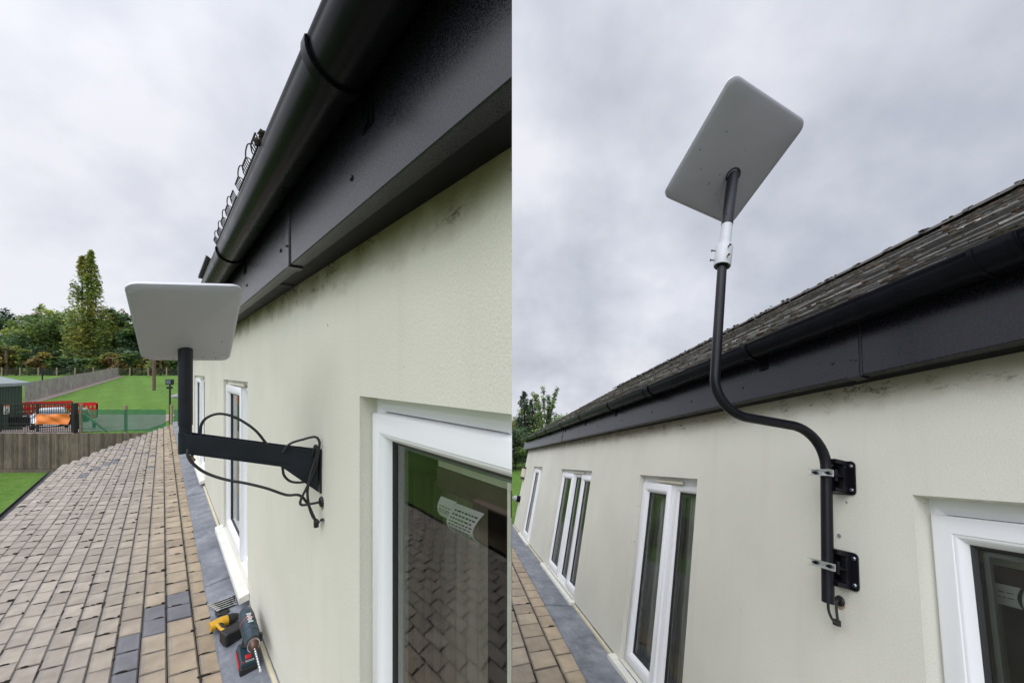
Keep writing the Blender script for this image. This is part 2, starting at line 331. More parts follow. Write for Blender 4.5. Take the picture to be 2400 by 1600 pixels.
M["smudge"] = pm("dark_smudge", (0.10, 0.09, 0.09), 0.9, var=0.2)
M["adaptor"] = pm("white_adaptor_coating", (0.52, 0.54, 0.57), 0.4, var=0.05)
M["zinc"] = pm("bright_zinc", (0.74, 0.77, 0.80), 0.26, metal=1.0, var=0.2, scale=30)
M["chrome"] = pm("chrome", (0.72, 0.73, 0.75), 0.14, metal=1.0, var=0.08)
M["toolblue"] = pm("teal_blue_tool_plastic", (0.016, 0.040, 0.055), 0.42, var=0.15, scale=20)
M["toolblack"] = pm("black_tool_plastic", (0.012, 0.012, 0.012), 0.48, var=0.25, scale=30, bs=0.2, bscale=200)
M["toolyellow"] = pm("yellow_tool_plastic", (0.58, 0.32, 0.012), 0.42, var=0.1, scale=25)
M["red"] = pm("red_plastic", (0.55, 0.02, 0.02), 0.42, var=0.12, scale=8)
M["rusty"] = pm("worn_brown_steel", (0.10, 0.06, 0.045), 0.45, metal=0.6, var=0.4, scale=50)
M["grass"] = grassmat("mown_grass", (0.060, 0.150, 0.016), (0.098, 0.200, 0.030), (0.130, 0.215, 0.045))
M["yard"] = pm("pinkish_concrete_yard", (0.27, 0.22, 0.19), 0.9, var=0.2, scale=2, bs=0.3, bscale=20, bdist=0.01)
M["added_paving"] = pm("added_grey_paving", (0.23, 0.225, 0.21), 0.9, var=0.2, scale=1.5, bs=0.3, bscale=10, bdist=0.01)
M["soil"] = pm("bare_soil", (0.12, 0.085, 0.055), 0.95, var=0.4, scale=3, bs=0.8, bscale=12, bdist=0.05)
M["oldfence"] = woodmat("brown_weathered_boards", (0.075, 0.058, 0.042), (0.20, 0.165, 0.125))
M["greyfence"] = woodmat("silver_grey_boards", (0.27, 0.24, 0.22), (0.44, 0.405, 0.375))
M["post"] = pm("pale_timber", (0.30, 0.24, 0.16), 0.85, var=0.25, scale=5, stretch=(4, 4, 0.4))
M["pole"] = pm("brown_pole_timber", (0.15, 0.10, 0.07), 0.85, var=0.3, scale=4, stretch=(4, 4, 0.4))
M["gate"] = pm("black_gate_paint", (0.012, 0.014, 0.014), 0.4, var=0.2)
M["shed"] = pm("dark_green_cladding", (0.018, 0.052, 0.032), 0.5, var=0.2, scale=3)
M["shedroof"] = pm("grey_green_sheet_roof", (0.22, 0.26, 0.26), 0.5, var=0.12, scale=3)
M["banner"] = pm("orange_banner", (0.78, 0.23, 0.04), 0.6, var=0.12, scale=3)
M["reddoor"] = pm("red_trailer_paint", (0.60, 0.022, 0.02), 0.45, var=0.15, scale=4)
M["carsilver"] = pm("silver_car_paint", (0.66, 0.69, 0.72), 0.25, metal=0.4, var=0.04, coat=0.6)
M["carblack"] = pm("black_car_trim", (0.010, 0.011, 0.012), 0.35, var=0.2)
M["carglass"] = pm("car_windscreen_glass", (0.10, 0.13, 0.15), 0.06, var=0.15, scale=2, spec=0.9)
M["lamp"] = pm("headlamp_plastic", (0.6, 0.62, 0.64), 0.15, var=0.05)
M["tyre"] = pm("tyre_rubber", (0.012, 0.012, 0.012), 0.8, var=0.2)
M["white"] = pm("white_board", (0.72, 0.72, 0.70), 0.6, var=0.05)
M["leaf"] = colmat("tree_leaves", 0.65, var=0.25, scale=0.6, bs=0.0, translucent=0.38)
M["bark"] = pm("tree_bark", (0.07, 0.055, 0.04), 0.9, var=0.35, scale=3)
M["greylamp"] = pm("grey_lamp_plastic", (0.33, 0.34, 0.35), 0.45, var=0.15)
def netmat():
    m = bpy.data.materials.new("green_shade_net"); m.use_nodes = True; t = m.node_tree; p = t.nodes["Principled BSDF"]
    n = noise(t, 1.5, 3); r = ramp(t, n.outputs["Fac"], [(0.3, (0.008, 0.115, 0.055)), (0.7, (0.014, 0.16, 0.08))]); t.links.new(r.outputs[0], p.inputs["Base Color"]); p.inputs["Roughness"].default_value = 0.7
    tr = N(t, "ShaderNodeBsdfTransparent"); mx = N(t, "ShaderNodeMixShader"); mx.inputs[0].default_value = 0.72
    t.links.new(tr.outputs[0], mx.inputs[1]); t.links.new(p.outputs[0], mx.inputs[2]); t.links.new(mx.outputs[0], t.nodes["Material Output"].inputs[0]); return m
M["net"] = netmat()
# ================================================================== the two rendered wings: shared builders
def wall_mb(a0, a1, c0, c1, ops, th):
    m = MB(); A = sorted({a0, a1, *[x for o in ops for x in o[:2]]}); Cs = sorted({c0, c1, *[x for o in ops for x in o[2:4]]})
    A = [x for x in A if a0 <= x <= a1]
    idx = {}
    def vid(a, c, b):
        k = (round(a, 5), round(c, 5), b)
        if k not in idx: idx[k] = len(m.v); m.v.append((a, b, c))
        return idx[k]
    def f(*vs): m.f.append(tuple(vs)); m.col.append(None)
    inside = lambda a, c: any(o[0] < a < o[1] and o[2] < c < o[3] for o in ops)
    solid = {}
    for i in range(len(A) - 1):
        for j in range(len(Cs) - 1): solid[i, j] = not inside((A[i] + A[i + 1]) / 2, (Cs[j] + Cs[j + 1]) / 2)
    for (i, j), s in solid.items():
        if not s: continue
        p, q, r, t = A[i], A[i + 1], Cs[j], Cs[j + 1]
        for b in (0, -th): f(vid(p, r, b), vid(q, r, b), vid(q, t, b), vid(p, t, b))
        for (di, dj, e) in ((-1, 0, (p, r, p, t)), (1, 0, (q, r, q, t)), (0, -1, (p, r, q, r)), (0, 1, (p, t, q, t))):
            if not solid.get((i + di, j + dj), False):
                f(vid(e[0], e[1], 0), vid(e[2], e[3], 0), vid(e[2], e[3], -th), vid(e[0], e[1], -th))
    return m
def window(root, cut, a0, a1, c0, c1, lights, depth, vent=None, room=0.45, curtain=None, sillext=0.09):
    fb = -depth                                              # face of the fixed frame
    m = MB(); m.ring(a0 - .03, a1 + .03, c0 - .03, c1 + .02, [(0, fb - .06), (0, fb), (.045, fb), (.07, fb - .012), (.07, fb - .06)])
    for k in range(len(lights) - 1): m.box(lights[k][1] - 0.012 if lights[k][1] < lights[k + 1][0] else lights[k][0] - .012, (lights[k + 1][0] if lights[k][1] < lights[k + 1][0] else lights[k][0]) + .012, fb - .055, fb - .002, c0, c1)
    win = m.build("window", M["pvc"], root, cut=cut)
    win["label"] = None; del win["label"]
    for (x0, x1, kind) in lights:
        if kind == "sash":
            z0, z1, fr = c0 + .012, c1 - .055, fb + .018; x0, x1 = x0 + .004, x1 - .004
            P = [(0, fb - .03), (0, fr - .006), (.006, fr), (.058, fr), (.060, fr - .003), (.064, fr - .003), (.070, fr - .008), (.080, fr - .020), (.084, fr - .030)]
        else:
            z0, z1, fr = c0 + .012, c1 - .05, fb - .004; x0, x1 = x0 + .004, x1 - .004
            P = [(0, fb - .03), (0, fr), (.028, fr), (.030, fr - .002), (.034, fr - .003), (.044, fr - .012), (.050, fr - .022)]
        s = MB(); s.ring(x0, x1, z0, z1, P); sm = s.build("sash" if kind == "sash" else "glazing_bead", M["pvc"], win, cut=cut, smooth=True, angle=50)
        i, b = P[-1]
        g = MB(); g.ring(x0, x1, z0, z1, [(i, b), (i + .007, b - .004), (i + .012, b - .012)]); g.build("gasket", M["gasket"], win, cut=cut)
        g = MB(); g.ring(x0, x1, z0, z1, [(i + .012, b - .028), (i + .026, b - .028), (i + .026, b - .040)]); g.build("spacer_bar", M["spacer"], win, cut=cut)
        g = MB(); j = i + .004; g.add([(x0 + j, b - .010, z0 + j), (x1 - j, b - .010, z0 + j), (x1 - j, b - .010, z1 - j), (x0 + j, b - .010, z1 - j)], [(3, 2, 1, 0)])
        g.build("pane", M["glass"], win, cut=cut, recalc=False)
    if vent:
        v = MB(); v.box(vent[0], vent[1], fb + .001, fb + .022, c1 - .048, c1 - .022); v.build("trickle_vent", M["pvc_cream"], win, cut=cut, bevel=.006)
    s = MB(); ex = sillext
    s.hexa([(a0 - ex, fb - .01, c0 - .045), (a1 + ex, fb - .01, c0 - .045), (a0 - ex, .062, c0 - .055), (a1 + ex, .062, c0 - .055),
            (a0 - ex, fb - .01, c0 + .006), (a1 + ex, fb - .01, c0 + .006), (a0 - ex, .062, c0 - .014), (a1 + ex, .062, c0 - .014)])
    # the part of the sill beyond the opening stands in front of the wall only
    s2 = MB()
    for (p, q, b0) in ((a0 - ex, a0 + .001, .0015), (a0 + .001, a1 - .001, fb - .01), (a1 - .001, a1 + ex, .0015)):
        s2.hexa([(p, b0, c0 - .045), (q, b0, c0 - .045), (p, .062, c0 - .055), (q, .062, c0 - .055), (p, b0, c0 + .004), (q, b0, c0 + .004), (p, .062, c0 - .014), (q, .062, c0 - .014)])
    s2.build("sill", M["sill"], win, cut=cut)
    r = MB()
    if room:                                                 # the lined reveal and dim room behind the panes
        A0, A1, B0, B1, Z0, Z1 = a0 - .25, a1 + .25, -room, fb - .075, c0 - .1, c1 + .1
        v = [(A0, B0, Z0), (A1, B0, Z0), (A1, B0, Z1), (A0, B0, Z1), (A0, B1, Z0), (A1, B1, Z0), (A1, B1, Z1), (A0, B1, Z1)]
        r.add(v, [(0, 1, 2, 3), (0, 1, 5, 4), (2, 3, 7, 6), (0, 3, 7, 4), (1, 2, 6, 5)])
        ob = r.build("room_lining", M["room"], win, cut=cut)
    if curtain:
        q = MB(); x, xe = curtain; n = 60
        vs = [(x + (xe - x) * k / n, -depth - .12 + .02 * math.sin(k * 1.7) + .01 * math.sin(k * .6), c) for k in range(n + 1) for c in (c0 - .05, c1 + .05)]
        q.add(vs, [(2 * k, 2 * k + 2, 2 * k + 3, 2 * k + 1) for k in range(n)]); q.build("curtain", M["curtain"], win, cut=cut, smooth=True)
    return win
def arc(bc, cc, r, t0, t1, n=18): return [(bc + r * math.cos(t0 + (t1 - t0) * k / n), cc + r * math.sin(t0 + (t1 - t0) * k / n)) for k in range(n + 1)]
def eaves(root, cut, a0, a1, ct, rim, joints, brackets, unions, screws, vents):
    """soffit, fascia board and half-round gutter; ct = soffit height, rim = height of the gutter's rim"""
    m = MB(); m.sweep([(0.002, ct), (.076, ct), (.076, ct + .012), (0.002, ct + .012)], a0, a1, True); m.build("soffit", M["soffit"], root, cut=cut)
    hf = ct - .010
    m = MB(); m.sweep([(.074, hf + .03), (.0745, hf), (.113, hf - .001), (.115, hf + .002), (.115, rim + .02), (.106, rim + .02), (.106, hf + .009), (.083, hf + .009), (.083, hf + .03)], a0, a1, True)
    fa = m.build("fascia", M["fascia"], root, cut=cut)
    for j in joints:
        m = MB(); m.box(j, j + .05, .1152, .1195, hf - .006, rim - .03); m.box(j, j + .05, .07, .1195, hf - .0065, hf - .0015); m.build("joint_cover", M["fascia"], fa, cut=cut, bevel=.001)
        m = MB(); m.box(j - .010, j - .001, .1151, .1170, hf - .004, rim - .03); m.build("joint_gap", M["gasket"], fa, cut=cut)
        for dz in (0, .018):
            m = MB(); m.lathe((j + .014 + dz, .119, hf + .07 + dz * .3), (0, 1, 0), [(0, .005), (.0025, .005), (.004, .003), (.0042, 0)], 10); m.build("screw", M["gasket"], fa)
    for s in screws:
        m = MB(); m.lathe((s, .115, hf + .085), (0, 1, 0), [(0, .0075), (.003, .0075), (.005, .005), (.0053, 0)], 10); m.build("screw", M["gasket"], fa)
    for v in vents:
        m = MB(); m.lathe((v, .040, ct + .0005), (0, 0, -1), [(0, .034), (.004, .034), (.005, .030), (.0051, 0)], 24); o = m.build("soffit_vent", M["gasket"], root, cut=cut)
        m = MB()
        for k in range(-3, 4): m.box(v - math.sqrt(.03 ** 2 - (k * .0085) ** 2), v + math.sqrt(.03 ** 2 - (k * .0085) ** 2), .04 + k * .0085 - .002, .04 + k * .0085 + .002, ct - .0085, ct - .0052)
        m.build("vent_slat", M["fascia"], o, cut=cut)
    bc, r, cc = .179, .061, rim
    pr = arc(bc, cc, r, -PI, 0) ; pr = [(bc - r, cc + .012)] + pr + [(bc + r + .003, cc + .004), (bc + r + .003, cc + .010), (bc + r - .006, cc + .010), (bc + r - .006, cc + .002)] + arc(bc, cc, r - .0035, 0, -PI) + [(bc - r + .0035, cc + .012)]
    m = MB(); m.sweep(pr, a0, a1, True); gu = m.build("gutter", M["gutter"], root, cut=cut, smooth=True, angle=40)
    for a in brackets:
        m = MB(); p = [(.116, cc + .02)] + [(.116, cc - .10)] + [(.124, cc - .112)] + arc(bc, cc, r + .008, -PI * .86, .12, 16) + [(bc + r - .004, cc + .016), (bc + r - .004, cc + .0115)] + [(bc + r + .0032, cc + .0115)] + arc(bc, cc, r + .0015, .02, -PI, 16)
        m.sweep(p, a - .014, a + .014, True)
        m.sweep([(.1155, cc + .02), (.1155, cc - .113), (.119, cc - .113), (.119, cc + .02)], a - .03, a + .03, True)
        m.build("bracket", M["gutter"], gu, cut=cut, smooth=True, angle=30)
    for a in unions:
        m = MB(); p = arc(bc, cc, r + .006, -PI * .98, .10, 18) + [(bc + r - .005, cc + .0145), (bc + r - .005, cc + .0112), (bc + r + .0032, cc + .0112)] + arc(bc, cc, r + .0012, 0, -PI * .98, 18)
        m.sweep(p, a - .055, a + .055, True)
        p2 = arc(bc, cc, r + .010, -PI * .95, .10, 18) + arc(bc, cc, r + .005, .10, -PI * .95, 18)
        for d in (-.05, .04): m.sweep(p2, a + d, a + d + .012, True)
        m.build("gutter_union", M["gutter"], gu, cut=cut, smooth=True, angle=30)
    return gu
def guard(gu, cut, a0, n, rim, lean, bead=False):
    """a strip of plastic leaf guard that has sprung up above the rim: bars and loops"""
    m = MB(); b0, h = .236, .036; a = a0
    up = Vector((0, math.sin(lean), math.cos(lean))); base = lambda x, t: Vector((x, b0, rim + .008)) + up * t
    w = .0028
    if bead:
        for k in range(n):
            c = base(a + .055 * k, .022); ring = [c + Vector((.013 * math.cos(t), 0, 0)) + up * (.013 * math.sin(t)) for t in [2 * PI * j / 12 for j in range(13)]]
            m.tube(ring, .0045, 6); m.bar(base(a + .055 * k + .012, .022), base(a + .055 * (k + 1) - .012, .022), .024, .006)
            m.bar(base(a + .055 * k, .0), base(a + .055 * k, .012), .012, .006)
        return m.build("leaf_guard", M["gasket"], gu, cut=cut)
    pt = .165; m.bar(base(a0, 0), base(a0 + (n - 1) * pt + .075, 0), w * 2.0, w * 2.0)
    m.bar(base(a0, .013), base(a0 + (n - 1) * pt + .075, .013), w * 1.4, w * 1.4)
    for g in range(n):
        x = a0 + g * pt
        for k in range(5): m.bar(base(x + .0185 * k, 0), base(x + .0185 * k, h), w, w)
        m.bar(base(x - w, h), base(x + .074 + w, h), w * 1.5, w)
        if g < n - 1:
            P = [base(x + .075, h), base(x + .078, h * 1.12), base(x + .100, h * 1.28), base(x + .135, h * 1.24), base(x + .160, h * 1.08), base(x + .165, h)]
            m.tube(smoothpath(P, 5), w * .7, 6)
            m.tube(smoothpath([base(x + .075, h), base(x + .095, h * .62), base(x + .088, h * .3), base(x + .076, .014)], 5), w * .7, 6)
            m.tube(smoothpath([base(x + .165, h), base(x + .140, h * .55), base(x + .150, h * .3), base(x + .164, .014)], 5), w * .7, 6)
        for k in range(9): m.bar(base(x + .0185 * k, 0), base(x + .0185 * k, .013), w, w)
    return m.build("leaf_guard", M["gasket"], gu, cut=cut)
def tiles(root, cut, name, acc, blist, c0, slope, stag, width, amin, afar, skew, gap, keep, rnd, dark=(), warm=None, mossn=0):
    m = MB(); mo = MB()
    pl = lambda a, b, h=0: (a, b, c0 - slope * b + h)
    for i in range(len(blist) - 1):
        b0, b1 = blist[i] + gap * .5, blist[i + 1] - gap * .15; k = -2
        while True:
            a_ = amin + width * k + (stag if i % 2 else 0) + rnd.uniform(-.004, .004); k += 1
            sk = lambda b: a_ + skew * (b - blist[0])
            if sk(b1) > afar((b0 + b1) / 2): break
            A0, A1 = .0030, width - .0030
            q = [(sk(b0) + A0, b0), (sk(b0) + A1, b0), (sk(b1) + A1, b1), (sk(b1) + A0, b1)]
            if not any(keep(*pl(*p)) for p in q): continue
            h0, h1 = .004 + rnd.uniform(0, .002), .014 + rnd.uniform(-.002, .003); tw = rnd.uniform(-.0015, .0015)
            hs = [h0 + tw, h0 - tw, h1 - tw, h1 + tw]
            out = [pl(p[0], p[1], h - .004) for p, h in zip(q, hs)]; low = [pl(p[0], p[1], -.012) for p in q]
            cx, cy = sum(p[0] for p in q) / 4, sum(p[1] for p in q) / 4
            inn = [pl(cx + (p[0] - cx) * (1 - .007 / (width / 2)), cy + (p[1] - cy) * (1 - .007 / max(.03, (b1 - b0) / 2)), h) for p, h in zip(q, hs)]
            isd = any((abs(d[0] - cx) < width * .52 and b0 - .01 < d[1] < b1 + .01) for d in dark)
            v = rnd.gauss(1, .07); g = warm(cy) if warm else 0
            col = (.150, .150, .162) if isd else tuple(x * v for x in ((.318 + .04 * g), (.278 + .004 * g), (.232 - .045 * g)))
            if not isd and rnd.random() < .08: col = tuple(x * .86 for x in col)
            kx, ky = 1 - rnd.uniform(.018, .03) / (width / 2), 1 - rnd.uniform(.014, .026) / max(.03, (b1 - b0) / 2)
            core = [pl(cx + (p[0] - cx) * kx, cy + (p[1] - cy) * ky, h + .0003) for p, h in zip(q, hs)]
            worn = [tuple((1 - f) * x + f * y for x, y in zip(col, (.17, .165, .17))) for f in ((.08, .30, .42, .10) if not isd else (0, .1, .15, 0))]; edge = tuple(x * .5 for x in col)
            m.add(core + inn + out + low, [(0, 1, 2, 3)], col); o_ = len(m.v) - 16
            for r_ in (0, 4, 8):
                for j in range(4): m.f.append((o_ + r_ + j, o_ + r_ + 4 + j, o_ + r_ + 4 + (j + 1) % 4, o_ + r_ + (j + 1) % 4)); m.col.append(worn[j] if r_ == 0 else edge)
            acc.append((q, hs))
            if mossn:
                if rnd.random() < .45:
                    t = rnd.uniform(.2, .8); p = (q[3][0] + (q[2][0] - q[3][0]) * t, b1 + .002)
                    if keep(*pl(*p)): mo.blob(pl(p[0], p[1], .008), (rnd.uniform(.03, .09), rnd.uniform(.0015, .0032), .006), rnd, seg=8)
                if rnd.random() < .35:
                    t = rnd.uniform(.3, .7); p = (q[0][0] + (q[3][0] - q[0][0]) * t, q[0][1] + (q[3][1] - q[0][1]) * t)
                    if keep(*pl(*p)): mo.blob(pl(p[0] - .003, p[1], .007), (.0022, rnd.uniform(.02, .045), .005), rnd, shear=skew)
            if mossn and rnd.random() < mossn:
                for _ in range(rnd.choice((1, 2, 3, 5))):
                    t = rnd.random(); e = rnd.random()
                    if e < .5: p, L = (q[3][0] + (q[2][0] - q[3][0]) * t, q[2][1] + .002), (rnd.uniform(.006, .032), rnd.uniform(.003, .0065))
                    else: p, L = (q[0][0] + (q[3][0] - q[0][0]) * t, q[0][1] + (q[3][1] - q[0][1]) * t), (rnd.uniform(.003, .0055), rnd.uniform(.006, .030))
                    s = rnd.uniform(.7, 1.3) * (1.5 if rnd.random() < .08 else 1)
                    if keep(*pl(*p)): mo.blob(pl(p[0], p[1], .010), (L[0] * s, L[1] * s, .007 * s), rnd, shear=skew if e >= .5 else 0)
    t = m.build(name, M["tile"], root, cut=cut)
    if mo.v: tag(mo.build("moss", M["moss"], t, smooth=True, angle=80), None, None, kind="stuff")
    return t
# ================================================================== LEFT PLACE: the wing with the short wall bracket
rnd = random.Random(11)
CL = (LF, 1)
bl = thing("building", LF, (0, 0, 0), "cream rendered wing seen close, its black eaves rising to the top of the picture", "building")
W3 = (-.4, 1.168, -1.60, -.075); W2 = (3.27, 4.73, -1.575, -.072); W1 = (7.06, 9.54, -1.575, -.06)
wall_mb(-.4, 16.3, -1.72, .402, [W1, W2, W3], .16).build("wall", M["wallL"], bl, cut=CL)
for p, q in ((-.4, 3.17), (4.83, 6.96), (9.64, 16.3)):
    m = MB(); m.box(p, q, .0015, .022, -1.70, -1.655); m.build("stop_bead", M["bead"], bl, cut=CL, bevel=.004)
window(bl, CL, *W3[:2], *W3[2:], [(-.4, 1.168, "sash")], .055, None, room=.62)
window(bl, CL, *W2[:2], *W2[2:], [(3.285, 3.735, "fixed"), (3.745, 4.715, "sash")], .035, (3.6, 4.45), curtain=(3.2, 4.0))
window(bl, CL, *W1[:2], *W1[2:], [(7.075, 8.19, "fixed"), (8.20, 9.525, "sash")], .035, (7.6, 8.7), curtain=(7.0, 9.6))
gl = eaves(bl, CL, -.2, 16.6, .400, .660, [1.52, 5.6], [.82, 2.51, 4.3, 6.1, 7.9, 9.7, 11.5, 13.3], [], [1.66, .92, 2.45, 3.2, 4.0, 4.8], [1.93])
guard(gl, CL, 1.30, 3, .662, .5); guard(gl, CL, 1.77, 5, .662, .5); guard(gl, CL, 2.85, 12, .662, .8, True)
m = MB(); rr = random.Random(3)
for k in range(10): m.blob((1.28 + rr.uniform(-.02, .025), .237 + rr.uniform(-.01, .012), .675 + rr.uniform(0, .02)), (.012, .010, .012), rr)
m.build("moss", M["moss"], gl)
# roof and back of the wing (out of sight from the ladder, closed so that the wing is a solid building)
m = MB(); m.sweep([(.16, .70), (-.33, 1.10), (-.82, .70), (-.82, .67), (-.33, 1.06), (.16, .665)], -.2, 16.6, True); m.build("roof", M["under"], bl, cut=CL)
m = MB(); m.box(-.4, 16.3, -.80, -.66, -1.72, .66); m.box(16.14, 16.3, -.66, -.16, -1.72, .66); m.build("back_wall", M["wallL"], bl, cut=CL)
m = MB(); m.box(-.4, 16.3, -.659, -.161, .40, .44); m.build("ceiling", M["room"], bl, cut=CL)
# gable end: closes the near end of the wing between its front wall and its back wall
m = MB(); g0, g1 = (.655, -.17), (1.30, -.79)
m.prism([(g0[0], g0[1], -1.72), (g1[0], g1[1], -1.72), (g1[0], g1[1], .66), ((g0[0] + g1[0]) / 2, (g0[1] + g1[1]) / 2, .88), (g0[0], g0[1], .66)], Vector((LF.u.x, LF.n.x, 0)) * -.008)
m.build("end_wall", M["wallL"], bl, cut=CL)
# lean-to roof below the wall
SL, C0 = .12, -1.70
bls = [.175, .293, .429, .551, .667, .776, .885, .994] + [.994 + .1085 * k for k in range(1, 10)]
pts = [(.31, 16.0), (.93, 14.5), (1.4, 13.3), (1.74, 12.3), (2.02, 11.55)]
def afar(b):
    for (p, q), (r, s) in zip(pts, pts[1:]):
        if b <= r: return q + (s - q) * (b - p) / (r - p) + .13
    return pts[-1][1]
leftside = lambda a, b, c: LF.at(a, b, c).x < -.004
DK = [(3.354, .612), (3.132, .61), (3.686, .493), (3.477, .491), (3.803, .36), (3.583, .365), (9.523, .638), (10.917, .637), (11.439, .776), (11.243, 1.153), (10.839, 1.237), (10.56, 1.344), (10.462, 1.416), (10.083, 1.477), (12.644, 1.109), (11.375, 1.569), (11.572, 1.092), (11.126, 1.205), (10.816, 1.31), (11.0, 1.26), (10.7, 1.36), (11.4, 1.12), (10.3, 1.45), (10.9, 1.16), (11.35, 1.2)]
acc = []
lt = tiles(bl, CL, "lean_to_roof", acc, bls, C0, SL, .105, .2105, -.9, afar, .33, .0075, leftside, rnd, DK, lambda b: max(0, 1 - (b - .2) / .6), .62)
m = MB(); n = 24
us = [(0.0, 16.2)] + [(b, afar(b) - .05) for b in [.2 + 1.78 * k / n for k in range(n + 1)]]
m.add([(-.9, b, C0 - SL * b - .010) for b, _ in us] + [(a, b, C0 - SL * b - .010) for b, a in us], [(i, i + 1, len(us) + i + 1, len(us) + i) for i in range(len(us) - 1)])
m.build("roof_underlay", M["under"], bl, cut=CL)
# lead flashing: lapped sheets dressed over the top course
fr_ = random.Random(5); m = MB(); x = -.6; k = 0
while x < 16.0:
    L = 1.46; n = 22; sh = .0035 * (k % 2); vs = []
    for i in range(n + 1):
        a = x + (L + .06) * i / n; e = .209 + .004 * mnoise.noise((a * 9, 0, 1)) + .006 * mnoise.noise((a * 2.3, 4, 1))
        for b, h in ((.0, .055), (.004, .026), (.03, .020), (.09, .0235), (.15, .0225), (e - .006, .021), (e, .010)):
            vs.append((a, b + .001, C0 - SL * b + h + sh + .0025 * mnoise.noise((a * 4, b * 20, 2)) * (1 if b > .01 else 0)))
    m.add(vs, [(7 * i + j, 7 * i + j + 1, 7 * i + j + 8, 7 * i + j + 7) for i in range(n) for j in range(6)])
    x += L; k += 1
fl = m.build("lead_flashing", M["lead"], bl, cut=CL, smooth=True, angle=30)
eb = 1.985
m = MB(); m.sweep(arc(eb + .05, C0 - SL * eb - .03, .05, -PI, 0, 12) + arc(eb + .05, C0 - SL * eb - .03, .046, 0, -PI, 12), -.9, 11.75, True); m.build("eave_gutter", M["gutter"], bl, cut=CL, smooth=True)
m = MB(); m.box(-.9, 11.5, 1.80, 1.93, -4.6, -1.95); m.box(-.9, 16.3, -.16, -.02, -4.6, -1.73); m.build("lower_wall", M["wallL"], bl, cut=CL)
m = MB(); m.lathe((16.2, .012, -.79), (0, 1, 0), [(0, .07), (.05, .075), (.13, .07), (.2, .05), (.24, .02), (.245, 0)]); wl_ = m.build("wall_lamp", M["greylamp"], None, smooth=True)
wl_.matrix_world = LF.M; tag(wl_, "small pale dome lamp on the far end of the wall behind the dish mast", "lamp")
M["drape"] = pm("brown_grey_drape", (0.30, 0.255, 0.22), 0.9, var=0.12, scale=10, stretch=(4, 4, .3))
def drape(fr, b, a0, a1, c0, c1, label, cut):
    n = 40; m = MB(); vs = [(a0 + (a1 - a0) * k / n, b + .012 * math.sin(k * 1.1) + .006 * math.sin(k * .37), c) for k in range(n + 1) for c in (c0, c1)]
    m.add(vs, [(2 * k, 2 * k + 2, 2 * k + 3, 2 * k + 1) for k in range(n)]); o = ((a0 + a1) / 2, b, c0)
    ob = m.build("curtain", M["drape"], None, o, smooth=True, cut=cut); ob.matrix_world = fr.M @ Matrix.Translation(Vector(o)); return tag(ob, label, "curtain")
drape(LF, -.29, .885, 1.38, -1.66, -.40, "dull brown curtain hanging below the blind behind the near pane, left of the seam", CL)
# blind with its curling paper labels, behind the nearest pane
bd = thing("roller_blind", LF, (.8, -.2, -.3), "half lowered pale blind behind the large window pane under the bracket wall", "blind")
o = (.8, -.2, -.3)
m = MB(); m.box(.3, 1.03, -.206, -.200, -.305, -.06); m.build("blind_cloth", M["blind"], bd, o, cut=CL)
m = MB(); m.box(.3, 1.03, -.215, -.192, -.375, -.3055); m.build("hem_bar", M["blindbar"], bd, o, cut=CL, bevel=.006)
def label(root, o, a0, a1, b, c0, c1, curl, lines, cut):
    m = MB(); n = 14; vs = []
    for i in range(n + 1):
        t = i / n; h = c1 + (c0 - c1) * t; bb = b + curl * math.sin(t * PI * .9)
        vs += [(a0 + .006 * math.sin(t * 3), bb, h), (a1, bb + curl * .25, h)]
    m.add(vs, [(2 * i, 2 * i + 2, 2 * i + 3, 2 * i + 1) for i in range(n)]); lb = m.build("paper_label", M["paper"], root, o, smooth=True, cut=cut)
    m = MB(); r_ = random.Random(len(lines))
    for t in lines:
        x = a1 - .012; i = min(n - 1, int(t * n)); f_ = t * n - i
        while x > a0 + .02:
            w = r_.uniform(.006, .016); lo = max(x - w, a0 + .01); q = []
            for tt in (t, t + .035):
                hh = c1 + (c0 - c1) * tt; bb = b + curl * math.sin(tt * PI * .9) + .0022
                kk = (lo - a0) / (a1 - a0); kk2 = (x - a0) / (a1 - a0)
                q += [(lo, bb + curl * .25 * kk, hh), (x, bb + curl * .25 * kk2, hh)]
            m.add(q, [(0, 1, 3, 2)]); x = lo - .004
    m.build("printed_lines", M["ink"], lb, o, cut=cut)
label(bd, o, .905, .985, -.186, -.447, -.388, .014, [.35, .5, .62], CL)
label(bd, o, .775, .893, -.186, -.466, -.386, .036, [.12, .22, .32, .42, .52, .66, .78, .88], CL)
